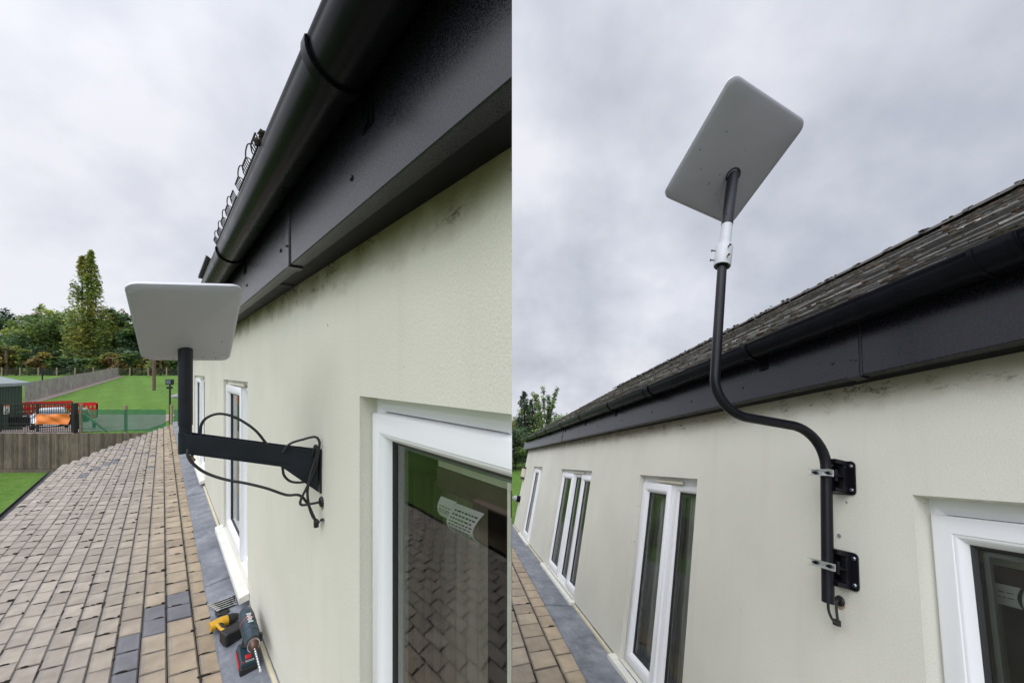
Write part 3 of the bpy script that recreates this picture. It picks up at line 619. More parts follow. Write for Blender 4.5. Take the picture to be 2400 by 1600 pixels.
# ------------------------------------------------------------------ satellite panel builder: a rounded slab on a corner quad
def panel(root, org, quad, front, thick, name="panel", rad=.10, bulge=.012, hole=None):
    Q = [Vector(p) for p in quad]; nrm = (Q[1] - Q[0]).cross(Q[3] - Q[0]).normalized()
    if nrm.dot(Vector(front)) < 0: nrm = -nrm
    l1, l2 = (Q[1] - Q[0]).length, (Q[3] - Q[0]).length; rl = min(l1, l2) * rad; ru, rv = 2 * rl / l1, 2 * rl / l2
    def pt(u, v, h):
        u, v = (u + 1) / 2, (v + 1) / 2
        return Q[0] * (1 - u) * (1 - v) + Q[1] * u * (1 - v) + Q[2] * u * v + Q[3] * (1 - u) * v + nrm * h
    out = []
    for (sx, sy, t0) in ((1, 1, 0), (-1, 1, PI / 2), (-1, -1, PI), (1, -1, 1.5 * PI)):
        for k in range(9):
            t = t0 + PI / 2 * k / 8; out.append((sx * (1 - ru) + ru * math.cos(t), sy * (1 - rv) + rv * math.sin(t)))
    n = len(out); m = MB(); rings = []
    def shrink(p, d):
        su, sv = d * 2 / l1, d * 2 / l2; return (p[0] * (1 - su), p[1] * (1 - sv))
    layers = [(.010, thick / 2), (.003, thick / 2), (.0, thick / 2 - .004), (.0, -thick / 2 + .008)]
    vs = [pt(*shrink(p, d), h) for d, h in layers for p in out]
    fs = [tuple(range(n))] + [(i * n + k, i * n + (k + 1) % n, (i + 1) * n + (k + 1) % n, (i + 1) * n + k) for i in range(len(layers) - 1) for k in range(n)]
    m.add(vs, fs); rim = m.build(name, M["dishedge"], root, org, smooth=True, angle=50)
    m = MB(); L = [(.0, -thick / 2 + .008)] + [(.004, -thick / 2 + .003), (.010, -thick / 2 - .001)]
    R = [.93, .8, .62, .42, .2]; vs = [pt(*shrink(p, d), h) for d, h in L for p in out]
    for s in R: vs += [pt(p[0] * s, p[1] * s, -thick / 2 - .002 - bulge * (1 - s * s)) for p in out]
    nl = len(L) + len(R); vs.append(pt(0, 0, -thick / 2 - .002 - bulge))
    fs = [(i * n + k, i * n + (k + 1) % n, (i + 1) * n + (k + 1) % n, (i + 1) * n + k) for i in range(nl - 1) for k in range(n)] + [((nl - 1) * n + k, (nl - 1) * n + (k + 1) % n, len(vs) - 1) for k in range(n)]
    m.add(vs, fs); back = m.build("back_shell", M["dish"], rim, org, smooth=True, angle=60)
    return rim, back, pt, nrm, thick
rs = random.Random(2)
def smudges(back, org, pt, nrm, thick, spots, bulge=.012):
    for (u, v, du, dv) in spots:
        m = MB()
        h = -thick / 2 - .0024 - bulge * (1 - max(abs(u), abs(v)) ** 2); n = 7; c = pt(u, v, h)
        q = []
        for k in range(n):
            t = 2 * PI * k / n; q.append(pt(u + 1.7 * du * math.cos(t) * rs.uniform(.6, 1.2), v + 1.7 * dv * math.sin(t) * rs.uniform(.6, 1.2), h - .0008))
        m.add(q, [tuple(range(n))]); m.build("smudge", M["smudge"], back, org)
# ------------------------------------------------------------------ left dish
o = (1.717, .392, -.2)
dl = thing("satellite_dish", LF, o, "flat white satellite panel tilted over its short mast beside the gutter", "satellite dish")
QL = [(1.438, .527, .2406), (1.4195, .2647, .272), (1.8335, .257, .0493), (1.802, .5027, .0468)]
rim, back, pt, nrm, th = panel(dl, o, QL, (-.4, -.05, .9) and (.47, .07, .88), .018, rad=.11, bulge=.014)
smudges(back, o, pt, nrm, th, [(.55, .62, .012, .006), (.30, .80, .03, .005), (.62, .84, .012, .008), (-.35, .86, .02, .005), (.1, .78, .03, .004), (.7, .3, .01, .012), (.45, .5, .006, .02), (-.6, .55, .02, .004), (-.2, .66, .012, .006), (.8, .72, .008, .008)])
m = MB(); mast = [(1.717, .392, -.205), (1.717, .392, .112)]
m.lathe((1.717, .392, -.185), (0, 0, 1), [(0, .0200), (.292, .0200), (.296, .019)], 28); ms = m.build("mast", M["steel"], dl, o, smooth=True)
m = MB(); m.lathe((1.717, .392, -.222), (0, 0, 1), [(0, .0178), (.037, .0178)], 28); m.build("mast_foot", M["steel"], ms, o, smooth=True)
m = MB(); m.lathe((1.717, .392, .088), (0, 0, 1), [(0, .0232), (.018, .0236), (.03, .0232)], 28); m.build("mast_collar", M["gasket"], ms, o, smooth=True)
# ------------------------------------------------------------------ left wall bracket
o = (1.57, 0, -.38)
br = thing("wall_bracket", LF, o, "dark angled steel arm with triangular gusset bolted to the cream wall", "wall bracket")
A = Vector((1.57, 0, 0)); T = Vector((1.717, .392, 0)); d = (T - A).normalized(); nn = Vector((d.y, -d.x, 0)); Ln = (T - A).length
P = lambda s, c, w=0: tuple(A + d * s + nn * w + Vector((0, 0, c)))
t_ = .0025; hw = .0195
for sgn in (-1, 1):
    w0 = sgn * hw - (t_ if sgn > 0 else 0)
    m = MB(); m.prism([P(.004, -.305, w0), P(.14, -.276, w0), P(Ln, -.211, w0), P(Ln, -.281, w0), P(.128, -.356, w0), P(.006, -.466, w0)], nn * t_); m.build("side_plate", M["steel"], br, o, bevel=.0008)
m = MB(); m.hexa([P(.10, -.350, -hw), P(Ln, -.281, -hw), P(.10, -.350, hw), P(Ln, -.281, hw), P(.10, -.347, -hw), P(Ln, -.278, -hw), P(.10, -.347, hw), P(Ln, -.278, hw)]); m.build("channel_floor", M["steel"], br, o)
m = MB(); n = 10; pp = [T + d * (hw * math.cos(t)) + nn * (hw * math.sin(t)) + Vector((0, 0, -.2835)) for t in [-PI / 2 + PI * k / n for k in range(n + 1)]]
m.prism(pp, (0, 0, .074)); m.build("socket", M["steel"], br, o, smooth=True, angle=40)
m = MB(); m.box(1.545, 1.60, .001, .006, -.472, -.300); m.build("wall_plate", M["steel"], br, o, bevel=.001)
# ------------------------------------------------------------------ left cables
R_ = .0046
def cable(name, fr, pts, r, label, cat="cable", group=None, mat="cable"):
    m = MB(); m.tube(smoothpath(pts, 8), r, 10); o = Vector(pts[0])
    ob = m.build(name, M[mat], None, o, smooth=True, angle=80); ob.matrix_world = fr.M @ Matrix.Translation(o); return tag(ob, label, cat, group)
cable("cable", LF, [(1.702, .353, -.275), (1.702, .353, -.240), (1.702, .353, -.209), (1.701, .35, -.185), (1.696, .337, -.163), (1.685, .308, -.15), (1.672, .273, -.157), (1.658, .235, -.182), (1.644, .198, -.219), (1.633, .167, -.270), (1.616, .124, -.345), (1.613, .114, -.394), (1.603, .088, -.422), (1.585, .043, -.425), (1.560, .020, -.40)], R_, "black cable arching above the bracket arm and dipping below its gusset")
cable("cable", LF, [(1.585, .125, -.30), (1.575, .104, -.270), (1.560, .064, -.256), (1.545, .025, -.249), (1.537, .012, -.268), (1.537, .014, -.298), (1.541, .022, -.358), (1.545, .040, -.407), (1.549, .050, -.45), (1.547, .046, -.506), (1.547, .034, -.55), (1.547, .022, -.572)], R_, "black cable looping over the bracket's wall end and down to the connector")
cable("cable", LF, [(1.560, .030, -.325), (1.545, .030, -.302), (1.541, .025, -.281), (1.537, .019, -.296), (1.538, .024, -.332), (1.543, .039, -.38), (1.546, .050, -.43), (1.553, .072, -.482), (1.552, .068, -.502), (1.543, .030, -.503), (1.543, .008, -.503)], R_, "thin black cable doubling back into the wall grommet below the bracket")
cable("cable", LF, [(1.70, .387, -.262), (1.693, .386, -.290), (1.688, .373, -.318), (1.677, .341, -.353), (1.657, .289, -.383), (1.635, .231, -.404), (1.613, .17, -.431), (1.59, .112, -.463), (1.576, .072, -.47), (1.566, .047, -.503), (1.556, .030, -.550), (1.548, .022, -.574)], R_ * 1.05, "black cable sagging below the arm from the mast socket to the wall")
g = thing("cable_connector", LF, (1.548, .02, -.58), "black cable clip hanging on the wall under the grommet", "connector"); o = (1.548, .02, -.58)
m = MB(); m.box(1.540, 1.556, .012, .028, -.600, -.570); m.box(1.520, 1.560, .014, .026, -.578, -.568); m.build("clip_body", M["gasket"], g, o, bevel=.003)
m = MB(); m.lathe((1.532, .002, -.570), (-.3, .15, .1), [(0, .006), (.022, .006)], 10); m.build("clip_pin", M["gasket"], g, o)
def grommet(fr, a, c, label, r=.017):
    g = thing("wall_grommet", fr, (a, 0, c), label, "grommet")
    m = MB(); m.lathe((a, .001, c), (0, 1, 0), [(0, r * 1.15), (.004, r * 1.2), (.008, r), (.010, r * .6), (.006, r * .45)], 22); m.build("rubber_disc", M["gasket"], g, (a, 0, c), smooth=True)
    m = MB(); rr = random.Random(4); n = 14; m.add([(a + r * 1.25 * math.cos(t) * rr.uniform(.8, 1.1), .0012, c - .006 + r * 1.6 * math.sin(t) * rr.uniform(.8, 1.1)) for t in [2 * PI * k / n for k in range(n)]], [tuple(range(n))])
    m.build("sealant", M["sealant"], g, (a, 0, c)); return g
M["sealant"] = pm("stained_sealant", (0.34, 0.27, 0.19), 0.7, var=0.3, scale=40)
grommet(LF, 1.541, -.503, "black rubber cable grommet in the wall under the gusset of the angled arm")
# ------------------------------------------------------------------ tools left on the flashing
def local_thing(name, fr, org, rz, label, cat, scale=1.0, group=None, tilt=(0, 0)):
    ob = thing(name, fr, org, label, cat, group)
    ob.matrix_world = fr.M @ Matrix.Translation(Vector(org)) @ Matrix.Rotation(rz, 4, "Z") @ Matrix.Rotation(tilt[0], 4, "X") @ Matrix.Rotation(tilt[1], 4, "Y") @ (Matrix.Diagonal((*scale, 1)) if isinstance(scale, tuple) else Matrix.Scale(scale, 4)); return ob
dr = local_thing("cordless_drill", LF, (2.615, .098, -1.690), PI - .03, "teal and black cordless drill standing on its battery, bit pointing at the camera", "drill", (1.35, 1.06, 1.28), tilt=(-.10, 0))
m = MB()                                                     # body along +x
m.lathe((-.135, 0, .140), (1, 0, 0), [(-.03, .012), (-.026, .026), (-.012, .034), (.03, .038), (.115, .038), (.118, .0355), (.122, .0355), (.125, .038), (.150, .0375), (.153, .035), (.157, .035), (.160, .037), (.185, .036), (.188, .0335), (.192, .0335), (.195, .0345), (.215, .031)], 28)
m.build("motor_body", M["toolblue"], dr, smooth=True, angle=40)
m = MB(); m.lathe((-.135, 0, .140), (1, 0, 0), [(.086, .0386), (.090, .0386)], 28); m.build("trim_ring", M["red"], dr, smooth=True)
m = MB()
for k in range(7): m.box(-.075 + .0115 * k, -.070 + .0115 * k, -.012 + (k % 2) * .004, .012 - (k % 3) * .003, .1770, .1788)
m.build("brand_mark", M["paper"], dr)
m = MB(); m.tube([(-.045, 0, .11), (-.05, 0, .075), (-.045, 0, .05)], [.022, .0195, .024], 16); m.build("grip", M["toolblack"], dr, smooth=True)
m = MB(); m.box(.012, .026, -.008, .008, .075, .105); m.build("trigger", M["red"], dr, bevel=.003)
m = MB(); m.hexa([(-.08, -.036, .006), (.072, -.036, .006), (-.08, .036, .006), (.072, .036, .006), (-.075, -.036, .048), (.068, -.036, .044), (-.075, .036, .048), (.068, .036, .044)]); m.build("battery_cap", M["toolblue"], dr, bevel=.006)
m = MB(); m.hexa([(-.083, -.039, -.004), (.079, -.039, -.004), (-.083, .039, -.004), (.079, .039, -.004), (-.083, -.039, .024), (.076, -.039, .026), (-.083, .039, .024), (.076, .039, .026)]); m.build("battery", M["toolblack"], dr, bevel=.006)
m = MB(); m.box(.022, .048, -.014, .014, .044, .0495); m.build("release_button", M["red"], dr, bevel=.003)
m = MB(); m.box(.058, .066, -.028, -.022, .0425, .0455); m.build("indicator_dot", M["red"], dr)
m = MB(); m.ring(-.015, .022, .0, .01, [(0, 0), (.002, 0)]); m.v = [(.057 + c, a, .0455) for a, b, c in m.v]; m.build("charge_gauge", M["paper"], dr)
m = MB(); m.box(-.06, .05, -.0412, -.0385, .010, .024); m.build("side_stripe", M["red"], dr)
m = MB(); m.lathe((.078, 0, .140), (1, 0, 0), [(0, .031), (.004, .032), (.020, .031), (.022, .028)], 28); m.build("torque_collar", M["toolblue"], dr, smooth=True, angle=40)
m = MB(); m.lathe((.099, 0, .140), (1, 0, 0), [(0, .027), (.016, .0275), (.018, .025), (.038, .019), (.045, .012), (.046, .006)], 24); m.build("chuck", M["rusty"], dr, smooth=True, angle=40)
m = MB(); m.lathe((.116, 0, .140), (1, 0, 0), [(0, .0282), (.002, .0282)], 24); m.build("chuck_ring", M["zinc"], dr, smooth=True)
m = MB(); nseg = 60; m.tube([(.14 + .150 * k / nseg, 0, .140) for k in range(nseg + 1)], [.0042 + .0011 * math.sin(k * .9) for k in range(nseg + 1)], 8); m.tube([(.289, 0, .140), (.298, 0, .140)], [.0062, .0030], 6); m.build("drill_bit", M["zinc"], dr, smooth=True)
m = MB(); m.box(.055, .075, .033, .047, .118, .152); m.build("side_handle_stub", M["toolblack"], dr, bevel=.003)
dy = local_thing("impact_driver", LF, (3.06, .150, -1.694), -PI / 2 + .12, "yellow and black cordless driver lying on the lead beside the teal drill", "driver", (1.0, 1.25, 1.05))
m = MB(); m.tube([(-.075, .02, .036), (-.02, .02, .038), (.02, .02, .037)], [.026, .031, .029], 18); m.build("motor_housing", M["toolyellow"], dy, smooth=True, angle=40)
m = MB(); m.tube([(.018, .02, .037), (.05, .02, .036), (.075, .02, .034)], [.030, .027, .018], 18); m.build("gear_nose", M["toolblack"], dy, smooth=True, angle=40)
m = MB(); m.tube([(-.03, .0, .034), (-.024, -.05, .032), (-.012, -.088, .032)], [.022, .0185, .022], 14); m.build("grip", M["toolblack"], dy, smooth=True)
m = MB(); m.tube([(-.045, .0, .050), (-.040, -.05, .047), (-.028, -.088, .049)], [.010, .008, .010], 10); m.build("yellow_spine", M["toolyellow"], dy, smooth=True)
m = MB(); m.obox((.0, -.105, .034), Vector((.055, .01, 0)), Vector((-.004, .016, 0)), Vector((0, 0, .033))); m.build("battery_rail", M["toolblack"], dy, bevel=.006)
m = MB(); m.obox((.004, -.140, .036), Vector((.056, .01, 0)), Vector((-.006, .024, 0)), Vector((0, 0, .036))); m.build("battery", M["toolblack"], dy, bevel=.010)
sp = local_thing("spanner_set", LF, (3.36, .120, -1.693), PI / 2 + .05, "rack of five chrome spanners lying on the lead above the drills", "spanner set", 1.25)
m = MB(); m.box(-.055, .052, -.062, .052, .0, .010); m.build("rack", M["toolblack"], sp, bevel=.003)
m = MB(); m.box(-.002, .050, .058, .090, .002, .008); m.tube(smoothpath([(-.002, .060, .006), (.0, .092, .010), (.022, .10, .010), (.050, .092, .010), (.052, .060, .006)], 4), .004, 6); m.box(.012, .022, .095, .118, .004, .012); m.build("rack_handle", M["toolblack"], sp)
for k in range(5):
    y = -.052 + .0245 * k; hl = .062 - .006 * k
    m = MB(); m.bar((-hl, y, .014), (hl, y + .004, .014), .0075, .004)
    m.lathe((hl, y + .004, .010), (0, 0, 1), [(0, .0105), (.008, .0105)], 12)
    for s in (-1, 1): m.bar((-hl + .002, y + s * .004, .014), (-hl - .014, y + s * .009, .014), .0065, .008)
    m.build("spanner", M["chrome"], sp, bevel=.001)
sn = thing("snail_shell", LF, (1.708, .372, -.296), "small tan snail shell hanging under the outer end of the bracket arm", "snail")
m = MB(); m.tube(smoothpath([(.0, -.004, .012), (.002, .002, .004), (.0, .006, -.004), (-.003, .002, -.012), (.0, -.003, -.010)], 4), [.004] * 5 + [.0068] * 5 + [.0085] * 4 + [.006] * 3, 10); m.build("shell", M["post"], sn, smooth=True)
# ================================================================== RIGHT PLACE: the same kind of wing with the pole mount
CR = (RF, -1)
b2 = thing("building", RF, (0, 0, 0), "cream rendered wing with mossy tiled roof and a row of windows receding to the left", "building")
V4 = (-.5, 1.232, -1.29, .229); V3 = (2.535, 3.432, -1.29, .231); V2 = (4.80, 6.40, -1.29, .236); V1 = (8.02, 9.07, -1.29, .248)
wall_mb(-.9, 10.4, -1.37, .697, [V1, V2, V3, V4], .16).build("wall", M["wallR"], b2)
for p, q in ((1.34, 2.43), (3.53, 4.70), (6.50, 7.92), (9.17, 10.4)):
    m = MB(); m.box(p, q, .0015, .030, -1.36, -1.305); m.build("stop_bead", M["bead"], b2, bevel=.004)
window(b2, None, *V4[:2], *V4[2:], [(-.5, 1.226, "sash")], .068, None, room=.7)
window(b2, None, *V3[:2], *V3[2:], [(2.545, 2.925, "fixed"), (2.932, 3.424, "sash")], .055, (2.78, 3.16), curtain=(2.4, 3.5))
m = MB(); m.prism([(3.10, -.128, .028), (3.06, -.128, -.02), (3.10, -.128, -.068), (3.14, -.128, -.02)], (0, .001, 0)); tag(m.build("warning_sticker", M["banner"], None), "small orange diamond sticker inside the left pane of the two light window", "sticker").matrix_world = RF.M
window(b2, None, *V2[:2], *V2[2:], [(4.812, 5.30, "sash"), (5.31, 5.73, "fixed"), (5.74, 6.39, "sash")], .05, (5.2, 5.75), curtain=(4.7, 5.4))
window(b2, None, *V1[:2], *V1[2:], [(8.03, 8.40, "fixed"), (8.41, 9.06, "sash")], .05, (8.2, 8.7))
g2 = eaves(b2, None, -.9, 10.62, .695, .952, [1.30, 6.25], [1.82, 3.94, 5.02, 6.1, 7.3, 8.33, 9.51], [.80, 3.02], [1.42, 1.98, 2.5, 3.1, 3.75, 4.5, 5.3, 7.0], [])
for a, n in ((1.06, 2), (1.46, 3), (2.1, 4), (2.95, 4)): guard(g2, None, a, n, .938, -.9)
# near end and back of the wing
m = MB(); m.box(10.24, 10.4, -4.9, -.161, -1.37, .70); m.box(-.9, -.74, -4.9, -.161, -1.37, .70); m.box(-.9, 10.4, -5.06, -4.9, -1.37, .70); m.build("end_wall", M["wallR"], b2)
for a in (10.40, -.92):
    m = MB(); m.prism([(a, .11, .95), (a, -2.4, 3.10), (a, -4.9, .95), (a, -4.9, .70), (a, .11, .70)], (.018, 0, 0)); m.build("gable", M["fascia"], b2)
# tiled roof with moss
EB, EC, RB, RC = .195, .978, -2.40, 3.155
dsl = Vector((0, RB - EB, RC - EC)); SLN = dsl.length; dsl.normalize(); rn = Vector((0, dsl.z, -dsl.y)); NC = 33; ex = SLN / NC
m = MB(); mo = MB(); rt = random.Random(21); org = Vector((0, EB, EC))
for i in range(NC):
    a = -.95 + (.085 if i % 2 else 0)
    while a < 10.55:
        w = .168; h0 = rt.uniform(.000, .004); up0 = org + dsl * (i * ex); k = rt.uniform(.75, 1.25)
        c = (.070 * k, .060 * k, .050 * k)
        if rt.random() < .12: c = (.10, .055, .03)
        lo, hi = up0 + rn * (.0085 + h0), up0 + dsl * (ex * 1.08) + rn * .0015
        lo2 = up0 + rn * .001
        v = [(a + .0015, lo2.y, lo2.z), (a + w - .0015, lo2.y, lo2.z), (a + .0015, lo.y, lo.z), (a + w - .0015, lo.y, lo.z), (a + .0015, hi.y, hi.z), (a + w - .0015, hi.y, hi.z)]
        m.add(v, [(2, 3, 5, 4), (0, 2, 4), (1, 5, 3)], c); m.f.append((len(m.v) - 6, len(m.v) - 5, len(m.v) - 3, len(m.v) - 4)); kk = .18 + rt.uniform(.7, 3.4) * max(0, mnoise.noise(Vector((a * .9, i * 1.7, 3.3))) - .02); m.col.append((.42 * kk, .42 * kk, .41 * kk))  # pale lower edges: sky reflection on the courses put into the colour
        pm_ = .66 if i > 2 else .5
        while rt.random() < pm_:
            s = rt.choice((.006, .007, .008, .010, .012, .016)); p = up0 + rn * (.008 + s * .12) + dsl * rt.uniform(-.008, .03)
            q = rt.uniform(.6, 1.2); cc = rt.choice(((.050, .038, .025), (.034, .028, .021), (.066, .050, .032), (.056, .048, .038), (.060, .038, .024), (.046, .044, .025)))
            mo.blob((a + w * rt.random(), p.y, p.z), (s * rt.uniform(1.0, 3.6), s * q * .8, s * q * .75), rt, cc, 7, 5)
            if rt.random() < .3: break
        a += w
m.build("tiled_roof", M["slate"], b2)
tag(mo.build("roof_moss", M["roofmoss"], b2, smooth=True, angle=75), None, None, kind="stuff")
m = MB(); m.sweep([(EB, EC - .004), (RB, RC - .006), (-4.99, .99), (-4.99, .95), (RB, RC - .05), (EB - .03, EC - .035)], -.95, 10.55, True); m.build("roof_deck", M["under"], b2)
mr = MB(); rr = random.Random(17)
for _ in range(160): mr.blob((rr.uniform(-.9, 10.4), RB + rr.uniform(.05, .12), RC + .012 - rr.uniform(.0, .03)), (rr.uniform(.012, .04), rr.uniform(.01, .018), rr.uniform(.005, .010)), rr, rr.choice(((.05, .038, .025), (.066, .05, .03), (.075, .06, .028))), 7, 5)
tag(mr.build("ridge_moss", M["roofmoss"], b2, smooth=True, angle=75), None, None, kind="stuff")
m = MB(); a = -.95; k = 0
while a < 10.5:
    m.sweep(arc(RB, RC - .075, .115 + .004 * (k % 2), PI * .08, PI * .92, 10), a, a + .335)
    m.sweep(arc(RB, RC - .075, .127, PI * .08, PI * .92, 10), a + .300, a + .345); a += .335; k += 1
m.build("ridge_tile_row", M["ridge"] if "ridge" in M else pm("ridge_tile", (.075, .068, .06), .8, var=.3, scale=8, bs=.4), b2, smooth=True, angle=40)
# lean-to roof and flashing
rightside = lambda a, b, c: RF.at(a, b, c).x > .004
acc2 = []
tiles(b2, CR, "lean_to_roof", acc2, [.12, .335, .515, .74, .96, 1.18, 1.4], -1.345, .12, .135, .272, .6, lambda b: 10.2, -.50, .009, rightside, random.Random(8), (), lambda b: max(0, 1 - (b - .3) / .9), .5)
m = MB(); m.add([(.3, .1, -1.365), (10.3, .1, -1.365), (10.3, 1.6, -1.365 - .18), (.3, 1.6, -1.365 - .18)], [(0, 1, 2, 3)]); m.build("roof_underlay", M["under"], b2, cut=CR)
m = MB(); x = .3; k = 0
while x < 10.3:
    n = 18; vs = []
    for i in range(n + 1):
        a = x + 1.5 * i / n; e = .355 + .006 * mnoise.noise((a * 8, 0, 7)) + .008 * mnoise.noise((a * 2, 4, 7))
        for b, h in ((.0, .055), (.004, .028), (.04, .020), (.13, .023), (.25, .0225), (e - .008, .021), (e, .008)):
            vs.append((a, b + .001, -1.345 - .12 * b + h + .0035 * (k % 2) + .003 * mnoise.noise((a * 4, b * 16, 5)) * (b > .01)))
    m.add(vs, [(7 * i + j, 7 * i + j + 1, 7 * i + j + 8, 7 * i + j + 7) for i in range(n) for j in range(6)]); x += 1.46; k += 1
m.build("lead_flashing", M["lead"], b2, cut=CR, smooth=True, angle=30)
m = MB(); m.box(.3, 10.3, -.16, -.02, -3.3, -1.38); m.build("lower_wall", M["wallR"], b2)
# fittings on the far corner
wl = thing("wall_lamp", RF, (10.2, 0, -.63), "grey bullet shaped lamp at the far left corner of the receding wall", "lamp"); o = (10.2, 0, -.63)
m = MB(); m.lathe((10.2, .002, -.63), (0, 1, 0), [(0, .085), (.07, .085), (.075, .078), (.10, .08)]); m.build("lamp_base", M["gutter"], wl, o, smooth=True, angle=40)
m = MB(); m.lathe((10.2, .10, -.63), (0, 1, 0), [(0, .078), (.05, .07), (.09, .045), (.11, .015), (.112, 0)]); m.build("lamp_dome", M["greylamp"], wl, o, smooth=True)
sb = thing("alarm_box", RF, (10.25, 0, .05), "cream alarm box with dark ends high on the far corner of the receding wall", "alarm box"); o = (10.25, 0, .05)
m = MB(); m.box(10.12, 10.38, .002, .085, -.06, .17); m.build("case", M["pvc_cream"], sb, o, bevel=.02)
m = MB(); m.box(10.12, 10.38, .002, .08, .172, .215); m.box(10.12, 10.38, .002, .08, -.11, -.062); m.build("end_cap", M["gasket"], sb, o, bevel=.012)
m = MB(); m.tube(smoothpath([(10.5, .06, .64), (10.52, .10, .45), (10.5, .07, .30), (10.44, .03, .22)], 5), .006, 6); fc = m.build("hanging_wire", M["cable"], None); fc.matrix_world = RF.M; tag(fc, "thin wire hanging from the far end of the black gutter", "wire")
# ------------------------------------------------------------------ right pole mount
PA, PB = 1.49, .080
o = (PA, 0, 0)
pmt = thing("pole_mount", RF, o, "black swan necked pole clamped to the wall on two plates, reaching past the gutter", "pole mount")
def fillet(pts, r, n=9):
    P = [Vector(p) for p in pts]; out = [P[0]]
    for i in range(1, len(P) - 1):
        u, w = (P[i - 1] - P[i]).normalized(), (P[i + 1] - P[i]).normalized(); ang = u.angle(w); tl = r / math.tan(ang / 2)
        a, b = P[i] + u * tl, P[i] + w * tl; c = P[i] + (u + w).normalized() * (r / math.sin(ang / 2))
        for k in range(n + 1):
            t = k / n; q = (a - c).lerp(b - c, t); out.append(c + q.normalized() * (a - c).length)
    return out + [P[-1]]
path = fillet([(PA, PB, -.232), (PA, PB, .470), (PA, .625, .437), (PA, .627, 1.20)], .155, 12)
m = MB(); m.tube(path, .0208, 24); pl_ = m.build("pole", M["blacksteel"], pmt, o, smooth=True, angle=60)
for cm in (.28, -.092):
    hh = .072; m = MB(); poly = []
    for (sx, sz, t0) in ((1, 1, 0), (-1, 1, PI / 2), (-1, -1, PI), (1, -1, 1.5 * PI)):
        for k in range(6):
            t = t0 + PI / 2 * k / 5; poly.append((PA + sx * (.058 - .018) + .018 * math.cos(t), .001, cm + sz * (hh - .018) + .018 * math.sin(t)))
    m.prism(poly, (0, .0055, 0))
    pt_ = m.build("wall_plate", M["blacksteel"], pmt, o, bevel=.001)
    m = MB()
    for s in (-1, 1):
        m.box(PA - .031, PA + .031, .0068, .066, cm + s * (hh - .011) - .009, cm + s * (hh - .011) + .009)
        m.box(PA + s * .028 - .003, PA + s * .028 + .003, .0068, .028, cm - hh + .022, cm + hh - .022)
    m.box(PA - .024, PA + .024, .048, .062, cm - .024, cm + .026); m.box(PA - .02, PA + .02, .0068, .048, cm - .006, cm + .010)
    m.build("standoff", M["blacksteel"], pt_, o, bevel=.0015)
    for (sx, sz) in ((-1, 1), (-1, -1), (1, 1), (1, -1)):
        m = MB(); m.lathe((PA + sx * .044, .0066, cm + sz * .050), (0, 1, 0), [(0, .0085), (.002, .0085), (.0021, .0055), (.007, .0055), (.0071, 0)], 6); m.build("bolt", M["zinc"], pt_, o)
    m = MB(); w2, hz, b0 = .052, .0135, PB + .0185
    m.box(PA - w2, PA + w2, b0, b0 + .0025, cm - hz, cm + hz); m.box(PA - w2, PA + w2, b0 + .0026, b0 + .020, cm + hz - .0025, cm + hz); m.box(PA - w2, PA + w2, b0 + .0026, b0 + .020, cm - hz, cm - hz + .0025)
    m.build("clamp_bar", M["zinc"], pt_, o)
    for s in (-1, 1):
        m = MB(); m.lathe((PA + s * .030, .03, cm), (0, 1, 0), [(0, .004), (b0 - .027, .004), (b0 - .0269, .0075), (b0 - .0215, .0075), (b0 - .0214, .004), (b0 - .012, .004), (b0 - .0119, 0)], 8); m.build("clamp_bolt", M["blacksteel"], pt_, o)
# adaptor and panel on top of the pole
dd = thing("satellite_dish", RF, (PA, .627, 1.2), "flat satellite panel held up against the sky on the tall swan necked pole", "satellite dish"); o = (PA, .627, 1.2)
ax = Vector((.002, -.028, .565)).normalized(); B0 = Vector((PA, .6275, 1.172))
m = MB(); m.lathe(B0, ax, [(0, .0300), (0, .0372), (.003, .0382), (.112, .0382), (.136, .0262), (.246, .0258), (.246, .02)], 30); ad_ = m.build("adaptor_sleeve", M["adaptor"], dd, o, smooth=True, angle=30)
m = MB(); m.lathe(B0 - ax * .0005, ax, [(0, .0215), (0, .034), (.012, .034)], 24); m.build("sleeve_throat", M["gasket"], ad_, o)
for z in (.032, .088):
    for dirv in (Vector((.38, .92, 0)), Vector((-.96, .12, 0))):
        dv = (dirv - ax * dirv.dot(ax)).normalized(); p0 = B0 + ax * z + dv * .037
        m = MB(); m.lathe(p0, dv, [(0, .0032), (.015, .0032), (.0152, .0060), (.020, .0060), (.0202, 0)], 8); m.build("bolt", M["zinc"] if False else M["rusty"], ad_, o)
m = MB(); m.lathe(B0 + ax * .2462, ax, [(0, .0268), (.0018, .0270), (.345, .0262), (.37, .025)], 28); ms = m.build("mast", M["steel"], dd, o, smooth=True, angle=50)
tng = ax.cross(Vector((1, 0, 0))).normalized(); m = MB()
m.tube([B0 + ax * (.252 + .045 * k / 6 if k < 7 else .297) + (Vector((-.5, .85, 0)) * math.cos(0) + Vector((-.8, -.2, 0)) * (max(0, k - 6) * .10)).normalized() * .0272 for k in range(12)], .0012, 5); m.build("release_slot", M["gasket"], ms, o)
QR = [(1.5975, 0.9291, 1.5942), (1.1685, 0.8570, 1.9421), (1.3066, 0.3465, 1.9860), (1.7238, 0.4379, 1.6415)]
rim2, back2, pt2, nrm2, th2 = panel(dd, o, QR, (.59, .23, .77), .020, rad=.095, bulge=.012)
smudges(back2, o, pt2, nrm2, th2, [(-.6, .1, .02, .004), (-.5, -.2, .03, .004), (-.35, -.55, .006, .012), (-.1, -.8, .005, .015), (.2, .1, .006, .006), (-.4, .5, .006, .012), (-.7, .3, .008, .006), (-.55, .62, .006, .008), (-.3, -.1, .012, .006), (.3, -.5, .005, .012)])
tip = B0 + ax * .60
